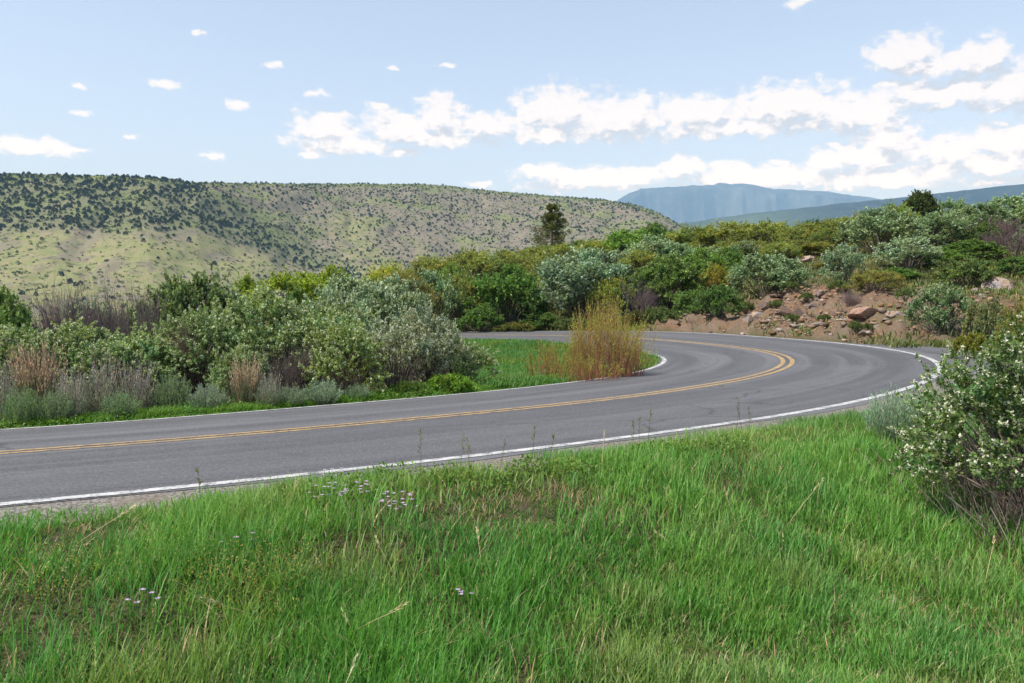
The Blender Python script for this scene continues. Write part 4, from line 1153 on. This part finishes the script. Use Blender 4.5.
ROCKS = [  # px, py, half width px, half height px, label, tint
    (757, 317, 12, 8, 'large pale grey boulder low on the bank beside the roadside bush', (1.9, 1.9, 1.9)),
    (748, 322, 7, 5, 'small pale boulder leaning on the large pale grey one', (1.3, 1.3, 1.3)),
    (766, 309, 8, 6, 'reddish boulder above the large pale grey one', (.95, .85, .8)),
    (784, 313, 9, 6, 'brown boulder in the overhang right of the large pale one', (.8, .7, .66)),
    (800, 316, 9, 5, 'dark boulder above the stony foot of the bank', (.6, .55, .55)),
    (781, 302, 13, 4, 'flat reddish slab forming the lip of the overhang', (1.15, .88, .75)),
    (812, 306, 8, 4, 'grey slab in the middle of the scree', (1.05, 1.05, 1.08)),
    (818, 294, 9, 4, 'pale slab high on the scree below the narrow pale shrub', (1.1, 1.05, 1.05)),
    (803, 262, 15, 4, 'long pale ledge rock left of the golden olive bush', (1.9, 1.75, 1.7)),
    (834, 265, 9, 4, 'short pale ledge rock right of the golden olive bush', (1.8, 1.65, 1.6)),
    (790, 267, 8, 3, 'thin ledge rock under the long pale one', (1.15, 1.1, 1.05)),
    (868, 312, 20, 6, 'wide pinkish outcrop above the outside of the hairpin', (1.9, 1.62, 1.55)),
    (893, 316, 16, 7, 'grey outcrop beside the lone white flowering shrub', (1.65, 1.62, 1.62)),
    (852, 322, 9, 4, 'low pinkish rock at the left foot of the wide outcrop', (1.7, 1.4, 1.3)),
    (880, 328, 8, 3, 'low grey rock at the right foot of the wide outcrop', (1.6, 1.5, 1.45)),
    (866, 333, 7, 3, 'small pale rock near the road below the wide outcrop', (1.2, 1.15, 1.1)),
    (1000, 290, 22, 8, 'broad pale grey outcrop at the right behind the foreground shrub', (1.8, 1.8, 1.85)),
    (975, 294, 10, 5, 'small grey outcrop beside the broad pale one', (1.6, 1.6, 1.62)),
    (998, 279, 8, 3, 'tan slab above the broad pale outcrop', (1.25, 1.15, 1.05)),
    (690, 322, 5, 3, 'small tan rock at the road edge left of the roadside bush', (1.1, .95, .85)),
    (676, 324, 6, 3, 'tan rock at the road edge furthest from the boulders', (1.15, .98, .85)),
    (778, 330, 4, 2, 'small white stone at the foot of the bank below the boulders', (1.5, 1.45, 1.4)),
    (792, 327, 5, 2.5, 'small brown stone at the foot of the bank', (.9, .8, .75)),
    (810, 328, 6, 2.5, 'pale stone at the foot of the scree', (1.35, 1.3, 1.25)),
    (828, 332, 4, 2, 'small dark stone at the foot of the scree near the road', (.7, .65, .62)),
    (836, 314, 7, 3, 'grey brown rock between the scree and the wide outcrop', (.95, .88, .85)),
    (826, 303, 5, 3, 'reddish stone in the upper scree', (1.05, .8, .7)),
    (772, 324, 6, 3, 'orange brown stone right below the large pale boulder', (1.05, .8, .62)),
]
for i, (px, py, hw, hh, lab, tint) in enumerate(ROCKS):
    p = bank_point(px, py)
    s = p[1] / F
    o = bpy.data.objects.new('rock', RK[i % 6]); COL.objects.link(o)
    o.location = (p[0], p[1] + .1, p[2] - hh * s * .1)
    o.scale = (hw * s * 1.15, hw * s * rr_.uniform(.7, 1.0), hh * s * 1.6)
    o.rotation_euler = (rr_.uniform(-.2, .2), rr_.uniform(-.2, .2), rr_.uniform(-.5, .5) + (i % 2) * PI)
    o.color = (*tint, 1)
    tag(o, lab, 'rock', 'rocks of the reddish road bank')
# rubble: stones strewn on the bank
n = 60000
px = rr_.uniform(640, 1100, n); Y = rr_.uniform(26, 58, n); X = (px - CX) / F * Y
off, _, _ = road_dist(X, Y)
bmk = bank_mask(X, Y, off)
keep = rr_.random(n) < bmk * smooth(.35, .6, fbm(X * .5, Y * .5, 91)) * .42
X, Y = X[keep], Y[keep]; n = len(X); Z = ground_z(X, Y)
g = Geo()
phi = (1 + 5**.5) / 2
ico = unit(np.array([(-1, phi, 0), (1, phi, 0), (-1, -phi, 0), (1, -phi, 0), (0, -1, phi), (0, 1, phi), (0, -1, -phi), (0, 1, -phi), (phi, 0, -1), (phi, 0, 1), (-phi, 0, -1), (-phi, 0, 1)], float))
icoT = np.array([(0, 11, 5), (0, 5, 1), (0, 1, 7), (0, 7, 10), (0, 10, 11), (1, 5, 9), (5, 11, 4), (11, 10, 2), (10, 7, 6), (7, 1, 8), (3, 9, 4), (3, 4, 2), (3, 2, 6), (3, 6, 8), (3, 8, 9), (4, 9, 5), (2, 4, 11), (6, 2, 10), (8, 6, 7), (9, 8, 1)])
sz = .03 + .13 * rr_.random(n)**3.5
Vr = ico[None] * (sz[:, None, None] * rr_.uniform(.45, 1.3, (n, 12, 1))) * np.stack([rr_.uniform(.8, 1.5, n), rr_.uniform(.8, 1.3, n), rr_.uniform(.45, .8, n)], 1)[:, None]
pal = np.array([(.27, .19, .14), (.22, .125, .075), (.30, .26, .22), (.16, .12, .095), (.27, .17, .11)])
slab = (rr_.random(n) < .10) & (np.sin(Z * 7 + 3 * fbm(X * .3, Y * .3, 93)) > .2)
Vr[slab] *= np.array([2.6, 1.6, .75])
Vr = Vr + np.stack([X, Y, Z + sz * .12], 1)[:, None]
C = np.repeat(pal[rr_.integers(0, 5, n)] * rr_.uniform(.75, 1.25, (n, 1)), 12, 0)
g.add(Vr.reshape(-1, 3), None, (icoT[None] + (np.arange(n) * 12)[:, None, None]).reshape(-1, 3), C)
tag(obj('rubble', g.mesh('rubble'), M_BARK), 'broken stones strewn over the reddish road bank', kind='stuff')

# ------------------------------------------------------------------ grass
def blades(g, B, h, w, az, lean, C, curl=.5):
    """tapered blades of three segments"""
    n = len(B)
    d = np.stack([np.cos(az), np.sin(az), np.zeros(n)], 1); s = np.stack([-np.sin(az), np.cos(az), np.zeros(n)], 1)
    rows = []
    for t, wk in ((0, .8), (.4, 1.0), (.75, .65)):
        c = B + d * (lean * h * t**1.8)[:, None] + np.array([0, 0, 1.0]) * (h * t * (1 - curl * .35 * lean * t))[:, None]
        rows += [c - s * (w * wk / 2)[:, None], c + s * (w * wk / 2)[:, None]]
    rows.append(B + d * (lean * h)[:, None] + np.array([0, 0, 1.0]) * (h * (1 - curl * .35 * lean))[:, None])
    V = np.stack(rows, 1).reshape(-1, 3)
    i = np.arange(n)[:, None] * 7
    Q = np.concatenate([i + np.array([[0, 1, 3, 2]]), i + np.array([[2, 3, 5, 4]])])
    T = i + np.array([[4, 5, 6]])
    k = np.array([.78, .78, .95, .95, 1.05, 1.05, 1.1])
    Cv = C[:, None, :] * np.ones(7)[None, :, None]
    g.add(V, Q, T, Cv.reshape(-1, 3))
rg = np.random.default_rng(801)
def tufts(n, xs, ys, keepf, hf, colf, per=(5, 12), spread=.045, wf=(.0035, .0065), lean=(.1, .75)):
    X = xs(n); Y = ys(n) if callable(ys) else ys
    if isinstance(X, tuple): X, Y = X
    off, _, _ = road_dist(X, Y)
    k = keepf(X, Y, off)
    X, Y, off = X[k], Y[k], off[k]
    cnt = rg.integers(per[0], per[1], len(X))
    si = np.repeat(np.arange(len(X)), cnt); m = len(si)
    bx = X[si] + rg.normal(size=m) * spread; by = Y[si] + rg.normal(size=m) * spread
    bz = ground_z(bx, by) - .012
    th = hf(X, Y, off)
    h = th[si] * rg.uniform(.55, 1.15, m)
    tc = colf(X, Y, off)
    c = tc[si] * (1 + rg.normal(size=(m, 1)) * .16) * (1 + rg.normal(size=(m, 1)) * .08 * np.array([1.3, .1, -.4]))
    return np.stack([bx, by, bz], 1), h, rg.uniform(wf[0], wf[1], m), rg.uniform(0, 2 * PI, m), rg.uniform(lean[0], lean[1], m)**1.0, np.clip(c, .004, .8), si, X, Y
def fan(y0, y1, kx=.82, mx=1.7):
    def f(n):
        Y = np.sqrt(rg.uniform((y0 + 1.4)**2, (y1 + 1.4)**2, n)) - 1.4
        return rg.uniform(-1, 1, n) * (kx * Y + mx), Y
    return f
def fore_dens(X, Y):
    return smooth(.33, .50, fbm(X * 1.3, Y * 1.3, 101)) * .82 + .18
def fore_keep(X, Y, off):
    edge = W + .12 + .20 * fbm(X * 1.5, Y * 1.5, 103) + 1.2 * smooth(15.5, 17.5, Y)
    return (-off > edge) & (rg.random(len(X)) < fore_dens(X, Y)) & (Y < 18.5)
def fore_h(X, Y, off):
    n = fbm(X * .9, Y * .9, 105)
    h = .065 + .085 * smooth(.3, .68, n) + .075 * smooth(.35, .7, fbm(X * 3.2, Y * 3.2, 106))
    h = h * (1 - .30 * smooth(1.6, .4, -off - W)) * (1 - .25 * smooth(6, 12, Y))
    return h
GC = np.array([(.100, .262, .042), (.145, .305, .060), (.080, .228, .058), (.255, .300, .095)])
def fore_c(X, Y, off):
    a = smooth(.35, .65, fbm(X * .8, Y * .8, 107))[:, None]; b = smooth(.4, .7, fbm(X * 2.5, Y * 2.5, 108))[:, None]
    c = GC[0] * (1 - a) + GC[1] * a
    c = c * (1 - .6 * b) + GC[2] * .6 * b
    y = (smooth(.50, .68, fbm(X * 1.6, Y * 1.6, 109)) * .5)[:, None]
    c = c * (1 - y) + GC[3] * y
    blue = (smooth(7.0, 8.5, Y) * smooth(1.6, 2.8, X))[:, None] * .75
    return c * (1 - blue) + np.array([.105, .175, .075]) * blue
g = Geo()
for (n, y0, y1, per, sp, wf) in ((21000, 1.6, 4.2, (6, 12), .045, (.003, .0065)), (23500, 4.2, 8.0, (6, 12), .055, (.004, .008)), (16500, 8.0, 18.5, (6, 10), .065, (.006, .011))):
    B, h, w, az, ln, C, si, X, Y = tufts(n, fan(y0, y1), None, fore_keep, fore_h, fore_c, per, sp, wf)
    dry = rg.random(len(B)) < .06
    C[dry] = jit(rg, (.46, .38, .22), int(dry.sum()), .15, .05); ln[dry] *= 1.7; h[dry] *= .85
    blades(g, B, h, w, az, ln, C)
# low mat of short dead and green blades between the tufts
B, h, w, az, ln, C, si, X, Y = tufts(34000, fan(1.6, 9), None, lambda X, Y, off: (-off > W + .42), lambda X, Y, off: .05 + .05 * rg.random(len(X)),
    lambda X, Y, off: np.where(rg.random((len(X), 1)) < .42, np.array([[.33, .25, .14]]), np.array([[.085, .15, .03]])), (3, 7), .05, (.003, .006), (.4, 1.5))
blades(g, B, h, w, az, ln, C)
tag(obj('grass', g.mesh('grass'), M_GRASS), 'tall green grass filling the near side of the road', kind='stuff')
# long dry stalks with seed heads leaning over the grass
n = 60
Y = rg.uniform(2.6, 8.5, n); X = rg.uniform(-1, 1, n) * (.66 * Y + .4)
off, _, _ = road_dist(X, Y); k = (-off > W + .9) & (Y < 6.5)
X, Y = X[k], Y[k]; n = len(X); Z = ground_z(X, Y)
a = rg.uniform(0, 2 * PI, n); L = rg.uniform(.2, .4, n); le = rg.uniform(.4, 2.2, n)
B = np.stack([X, Y, Z], 1); T = B + unit(np.stack([np.cos(a) * le, np.sin(a) * le, np.ones(n)], 1)) * L[:, None]
M = (B + T) / 2 + np.array([0, 0, .05]) * L[:, None]
gs = Geo(); cs = jit(rg, (.55, .47, .31), n, .12, .04)
tubes(gs, bez(B, M, T, 6), np.full((n, 6), .0016), 3, cs)
m = n * 14; si = np.repeat(np.arange(n), 14); t = rg.uniform(.78, 1.02, m)[:, None]
leaves(gs, M[si] * 0 + B[si] * (1 - t) + T[si] * t + np.array([0, 0, .012]), unit(T - B)[si] + rdir(rg, m) * .4, rdir(rg, m), .022, .006, cs[si])
# slender dark stems standing before the road edge
pts = ((462, 478), (470, 476), (735, 438), (744, 436), (752, 440), (640, 458), (648, 456), (530, 468), (548, 470), (420, 484), (500, 474), (632, 462), (203, 512))
B = np.array([hit(*q_) for q_ in pts]); n = len(B)
T = B + np.stack([rg.normal(size=n) * .03, rg.normal(size=n) * .03, rg.uniform(.22, .36, n)], 1)
tubes(gs, bez(B, (B + T) / 2 + rg.normal(size=(n, 3)) * .012, T, 6), np.linspace(1.2, .6, 6)[None] * np.full((n, 1), .0018), 3, jit(rg, (.16, .16, .08), n, .2, .08))
m = n * 16; si = np.repeat(np.arange(n), 16); t = rg.uniform(.55, 1.0, m)[:, None]
leaves(gs, B[si] * (1 - t) + T[si] * t, np.array([0, 0, 1.0]) + rdir(rg, m) * .8, rdir(rg, m), .03, .007, jit(rg, (.19, .18, .07), m, .2, .1))
tag(obj('grass', gs.mesh('grass'), M_GRASS), 'dry straw coloured seed stalks standing above the green grass', kind='stuff')

# verge, island and hillside grass
g = Geo()
def along(n, o0, o1, i0, i1):
    i = rg.uniform(i0, i1, n); o = W + rg.uniform(o0, o1, n)
    r_ = np.stack([np.interp(i, np.arange(len(RD)), RD[:, k]) for k in range(5)], 1)
    return r_[:, 0] - np.sin(r_[:, 4]) * o, r_[:, 1] + np.cos(r_[:, 4]) * o
tipi = int(np.argmax(RD[:, 0] * ((RD[:, 1] < 60) & (np.arange(len(RD)) > I0))))
ins = lambda X, Y, off: off > W + .10 + .16 * fbm(X * 2, Y * 2, 111)
B, h, w, az, ln, C, si, X, Y = tufts(12500, lambda n: along(n, .08, 1.15, I0 - 26, tipi + 6), None, ins, lambda X, Y, off: (.07 + .13 * fbm(X * 1.4, Y * 1.4, 113)) * (.6 + .5 * smooth(W + .2, W + .8, off)),
    lambda X, Y, off: np.array([.100, .205, .028]) * (.8 + .5 * fbm(X, Y, 115))[:, None], (7, 12), .05, (.008, .015), (.2, .9))
blades(g, B, h, w, az, ln, C)
def isl(n):
    Y = rg.uniform(15.5, 42, n); px = rg.uniform(455, 672, n); return (px - CX) / F * Y, Y
B, h, w, az, ln, C, si, X, Y = tufts(17000, isl, None, ins, lambda X, Y, off: .12 + .16 * fbm(X * .8, Y * .8, 117),
    lambda X, Y, off: np.array([.092, .195, .035]) * (.75 + .6 * fbm(X * .7, Y * .7, 119))[:, None] * np.where((fbm(X * .5, Y * .5, 121) > .52)[:, None], [[1.25, 1.0, 1.0]], [[.9, 1.0, 1.25]]), (5, 9), .08, (.014, .026), (.2, .8))
blades(g, B, h, w, az, ln, C)
tag(obj('grass', g.mesh('grass'), M_GRASS), 'lush bright grass on the verge and inside the bend', kind='stuff')
g = Geo()
def hillp(n):
    Y = rg.uniform(24, 74, n); px = rg.uniform(380, 1100, n); return (px - CX) / F * Y, Y
def hill_keep(X, Y, off):
    b = bank_mask(X, Y, off)
    foot = (-off < W + 1.6) & (fbm(X * .8, Y * .8, 123) > .5)
    return (-off > W + .5) & ((rg.random(len(X)) < 1 - b * .93) | (foot & (rg.random(len(X)) < .3)))
B, h, w, az, ln, C, si, X, Y = tufts(9000, hillp, None, hill_keep, lambda X, Y, off: .18 + .25 * fbm(X * .4, Y * .4, 125),
    lambda X, Y, off: np.array([.10, .13, .04]) * (.7 + .7 * fbm(X * .5, Y * .5, 127))[:, None] * np.where(rg.random((len(X), 1)) < .3, [[2.0, 1.5, 1.6]], [[1.0, 1.0, 1.0]]), (6, 11), .16, (.03, .06), (.2, .9))
blades(g, B, h, w, az, ln, C)
tag(obj('undergrowth', g.mesh('undergrowth'), M_GRASS), 'dull green undergrowth on the hillside beyond the road', kind='stuff')
# broadleaf weeds in the grass and along the verge
g = Geo()
def weeds(cx, cy, R, n, h, col, L):
    a = rg.uniform(0, 2 * PI, n); q = np.sqrt(rg.random(n)) * R
    x, y = cx + np.cos(a) * q, cy + np.sin(a) * q
    z = ground_z(x, y) + h * rg.random(n) * np.sqrt(np.clip(1.05 - (q / R)**2, .1, 1))
    leaves(g, np.stack([x, y, z], 1), rdir(rg, n) + np.array([0, 0, .35]), rdir(rg, n) * .6 + np.array([0, 0, 1.0]), L * rg.uniform(.7, 1.3, n), L * .6, jit(rg, col, n, .16, .08))
for px, py in ((352, 492), (380, 486), (335, 498), (405, 484), (620, 470), (645, 463), (668, 458), (600, 478), (690, 455), (570, 478), (440, 482), (300, 508), (480, 488), (530, 476), (730, 452)):
    X_, Y_, _ = hit(px, py); weeds(X_, Y_, rg.uniform(.16, .3), 420, .13, (.125, .215, .04), .028)
for px, py in ((250, 600), (230, 610), (275, 595), (215, 585), (265, 580), (290, 600), (60, 590), (150, 575), (205, 600), (310, 590), (245, 625), (40, 600)):
    X_, Y_, _ = hit(px, py); weeds(X_, Y_, rg.uniform(.1, .2), 260, .22, (.26, .235, .05), .011)
i = np.arange(I0 - 22, tipi - 2, 1)
for k in i:
    if rg.random() < .8:
        o = W + rg.uniform(.3, 1.1); x = RD[k, 0] - math.sin(RD[k, 4]) * o; y = RD[k, 1] + math.cos(RD[k, 4]) * o
        weeds(x, y, rg.uniform(.18, .4), 300, rg.uniform(.10, .26), [(.115, .225, .035), (.14, .23, .05), (.09, .19, .045)][k % 3], .038)
tag(obj('weeds', g.mesh('weeds'), M_GRASS), 'leafy bright green weeds in the grass and along the verge', kind='stuff')

# small pale purple flowers
def flowers(px, Y, R, n, label):
    t = thing('wildflower_patch', label, 'flowers', tuple(hit(px, Y)), group='pale purple wildflowers in the grass')
    bx, by, bz = t.location
    pe, ste = Geo(), Geo()
    a = rg.uniform(0, 2 * PI, n); q = np.sqrt(rg.random(n)) * R
    x, y = np.cos(a) * q, np.sin(a) * q * .8
    z0 = ground_z(bx + x, by + y) - bz; z1 = z0 + rg.uniform(.09, .15, n)
    B = np.stack([x, y, z0], 1); T = np.stack([x + rg.normal(size=n) * .01, y + rg.normal(size=n) * .01, z1], 1)
    tubes(ste, bez(B, (B + T) / 2, T, 3), np.full((n, 3), .0013), 3, (.10, .15, .05))
    for k in range(5):
        an = k * 2 * PI / 5 + rg.uniform(0, 1, n)
        leaves(pe, T, np.stack([np.cos(an), np.sin(an), np.full(n, .25)], 1), np.array([[0, 0, 1.0]]) + rdir(rg, n) * .2, .015, .011, jit(rg, (.50, .38, .58), n, .12, .04))
    obj('stems', ste.mesh('stems'), M_LEAF, t); obj('blossoms', pe.mesh('blossoms'), M_PETAL, t)
flowers(345, 512, .20, 34, 'largest patch of pale purple wildflowers, nearest the road')
flowers(330, 494, .12, 10, 'few pale purple wildflowers touching the road side of the grass')
flowers(398, 526, .10, 22, 'tight cluster of pale purple wildflowers right of the largest patch')
flowers(143, 632, .06, 5, 'small pale purple wildflower cluster low at the left')
flowers(467, 622, .05, 4, 'small pale purple wildflower cluster low in the middle of the grass')
flowers(236, 568, .12, 4, 'scattered single pale purple wildflowers above the yellowish weeds')

# ------------------------------------------------------------------ air
def box(name, lo, hi):
    V = [(x, y, z) for x in (lo[0], hi[0]) for y in (lo[1], hi[1]) for z in (lo[2], hi[2])]
    return mesh(name, V, [(0, 1, 3, 2), (4, 6, 7, 5), (0, 4, 5, 1), (2, 3, 7, 6), (0, 2, 6, 4), (1, 5, 7, 3)])
m, nt, N, L = newmat('thin_haze')
pv = nd(nt, 'ShaderNodeVolumePrincipled', {'Color': (*HAZE_COL, 1), 'Density': HAZE_D, 'Anisotropy': 0.0, 'Absorption Color': (HAZE_ABS, HAZE_ABS, HAZE_ABS, 1)})
out = nd(nt, 'ShaderNodeOutputMaterial'); L.new(pv.outputs[0], out.inputs['Volume'])
tag(obj('haze', box('haze', (-20000, -20000, -50), (24000, 20500, 2350)), m), 'thin blue haze that pales the far mesa and mountain', kind='stuff')

# ------------------------------------------------------------------ sky with clouds
CL = [(327, 130, 36, 20), (312, 154, 20, 5), (345, 146, 60, 11), (400, 124, 38, 14), (440, 115, 28, 21), (430, 137, 70, 11), (402, 152, 20, 6), (485, 126, 38, 15),
      (555, 112, 52, 27), (620, 118, 70, 25), (550, 134, 56, 11), (700, 112, 62, 17), (785, 106, 62, 25), (850, 112, 62, 21), (740, 127, 130, 10),
      (903, 54, 36, 19), (945, 64, 52, 12), (984, 58, 28, 19), (955, 92, 78, 15), (1012, 90, 45, 22), (888, 85, 26, 6), (1060, 80, 50, 30),
      (885, 138, 36, 22), (870, 156, 66, 14), (950, 150, 50, 14), (1015, 138, 60, 14), (1000, 163, 85, 12), (825, 162, 26, 10), (835, 147, 12, 7),
      (548, 172, 38, 9), (596, 176, 45, 11), (682, 166, 26, 12), (640, 174, 42, 9), (732, 168, 30, 9), (780, 163, 20, 6), (770, 178, 100, 12), (880, 178, 100, 12), (600, 180, 80, 10), (560, 187, 70, 7), (1000, 181, 60, 7),
      (166, 85, 22, 7), (237, 105, 16, 7), (315, 93, 20, 6), (380, 107, 19, 5), (273, 66, 13, 4.5), (82, 113, 16, 5), (28, 146, 46, 8), (75, 148, 20, 4), (210, 155, 17, 6), (133, 137, 9, 4),
      (198, 33, 9, 3), (393, 69, 9, 3), (445, 65, 12, 3.5), (797, 4, 20, 5), (80, 86, 9, 3.5), (480, 184, 18, 5)]
world = bpy.data.worlds.new('World'); scene.world = world; world.use_nodes = True
nt = world.node_tree; nt.nodes.clear()
# one group holds the cloud density as a function of azimuth and elevation
grp = bpy.data.node_groups.new('cloud_density', 'ShaderNodeTree')
grp.interface.new_socket('P', in_out='INPUT', socket_type='NodeSocketVector')
grp.interface.new_socket('D', in_out='OUTPUT', socket_type='NodeSocketFloat')
gi = grp.nodes.new('NodeGroupInput'); go = grp.nodes.new('NodeGroupOutput')
warp = nd(grp, 'ShaderNodeTexNoise', {'Vector': gi.outputs[0], 'Scale': 5.5, 'Detail': 4.0, 'Roughness': 0.6})
wv = nd(grp, 'ShaderNodeVectorMath', {0: warp.outputs['Color'], 1: (0.5, 0.5, 0.5)}, operation='SUBTRACT').outputs[0]
wv = nd(grp, 'ShaderNodeVectorMath', {0: wv, 1: (0.20, 0.12, 0), 2: gi.outputs[0]}, operation='MULTIPLY_ADD').outputs[0]
acc = None
for cx, cy, hw, hh in CL:
    d = ray(cx, cy); az = math.atan2(d[0], d[1]); el = math.atan2(d[2], math.hypot(d[0], d[1]))
    x0, y0 = az * 8, el * 8
    sx = 100 / hw * (1 + ((cx - CX) / F)**2)**.5 ; sy = 100 / hh
    v = nd(grp, 'ShaderNodeVectorMath', {0: wv, 1: (sx, sy, 0), 2: (-x0 * sx, -y0 * sy, 0)}, operation='MULTIPLY_ADD').outputs[0]
    l = nd(grp, 'ShaderNodeVectorMath', {0: v}, operation='LENGTH').outputs['Value']
    if hh < 8: l = math_(grp, 'ADD', l, .29)
    acc = l if acc is None else math_(grp, 'SMOOTH_MIN', acc, l, .25)
fb = nd(grp, 'ShaderNodeTexNoise', {'Vector': nd(grp, 'ShaderNodeVectorMath', {0: gi.outputs[0], 1: (0.8, 1.2, 1)}, operation='MULTIPLY').outputs[0], 'Scale': 7.5, 'Detail': 9.0, 'Roughness': 0.66, 'Distortion': 0.2}).outputs[0]
dd = math_(grp, 'SUBTRACT', 1.13, acc)
dd = math_(grp, 'ADD', dd, math_(grp, 'MULTIPLY', math_(grp, 'SUBTRACT', fb, .5), 2.5))
grp.links.new(dd, go.inputs[0])
tc = nd(nt, 'ShaderNodeTexCoord')
sp = nd(nt, 'ShaderNodeSeparateXYZ', {0: tc.outputs['Generated']})
azn = math_(nt, 'MULTIPLY', math_(nt, 'ARCTAN2', sp.outputs[0], sp.outputs[1]), 8)
eln = math_(nt, 'MULTIPLY', math_(nt, 'ARCSINE', sp.outputs[2]), 8)
P0 = nd(nt, 'ShaderNodeCombineXYZ', {0: azn, 1: eln}).outputs[0]
P1 = nd(nt, 'ShaderNodeVectorMath', {0: P0, 1: (-0.05, 0.15, 0)}, operation='ADD').outputs[0]
def dens(P):
    n = nt.nodes.new('ShaderNodeGroup'); n.node_tree = grp; nt.links.new(P, n.inputs[0]); return n.outputs[0]
D0, D1 = dens(P0), dens(P1)
alpha = ramp(nt, D0, 0.0, 0.60)
litc = ramp(nt, math_(nt, 'SUBTRACT', math_(nt, 'MULTIPLY', D0, .12), math_(nt, 'SUBTRACT', D1, D0)), -0.42, 0.26)  # sunlit tops and shaded undersides painted into the cloud colour by a sunward density offset
sky = nd(nt, 'ShaderNodeTexSky', sky_type='NISHITA', sun_disc=False, sun_elevation=R_(SUN_EL), sun_rotation=R_(SUN_AZ), altitude=2400, air_density=1.0, dust_density=SKY_DUST, ozone_density=1.0)
lowg = math_(nt, 'EXPONENT', math_(nt, 'DIVIDE', 0.125, math_(nt, 'MAXIMUM', sp.outputs[2], 0.1)))
cloud = nd(nt, 'ShaderNodeVectorMath', {0: mixc(nt, litc, CLOUD_DARK, CLOUD_LIT), 'Scale': lowg}, operation='SCALE').outputs[0]
skyd = nd(nt, 'ShaderNodeHueSaturation', {'Saturation': SKY_SAT, 'Color': sky.outputs[0]}).outputs[0]
skyc = mixc(nt, alpha, skyd, cloud)
bg = nd(nt, 'ShaderNodeBackground', {'Color': skyc, 'Strength': SKY_S})
nd(nt, 'ShaderNodeOutputWorld', {0: bg.outputs[0]})

sun = bpy.data.lights.new('Sun', 'SUN'); sun.energy = SUN_S; sun.angle = R_(0.53); sun.color = (1.0, 0.955, 0.89)
so = bpy.data.objects.new('Sun', sun); COL.objects.link(so)
from mathutils import Vector
sd = Vector((math.sin(R_(SUN_AZ)) * math.cos(R_(SUN_EL)), math.cos(R_(SUN_AZ)) * math.cos(R_(SUN_EL)), math.sin(R_(SUN_EL))))
so.rotation_euler = (-sd).to_track_quat('-Z', 'Y').to_euler()
so.location = sd * 50

cam = bpy.data.cameras.new('Camera'); cam.sensor_width = 36; cam.lens = F / 1024 * 36; cam.clip_start = .05; cam.clip_end = 60000
co = bpy.data.objects.new('Camera', cam); COL.objects.link(co); co.rotation_euler = (PI / 2 - PITCH, 0, 0)
scene.camera = co
vs = scene.view_settings
vs.view_transform = 'Standard'; vs.look = 'None'; vs.exposure = EXPO; vs.gamma = 1; vs.use_curve_mapping = False
cy = scene.cycles
cy.max_bounces = 7; cy.diffuse_bounces = 5; cy.transmission_bounces = 5; cy.transparent_max_bounces = 4; cy.volume_bounces = 0; cy.glossy_bounces = 2
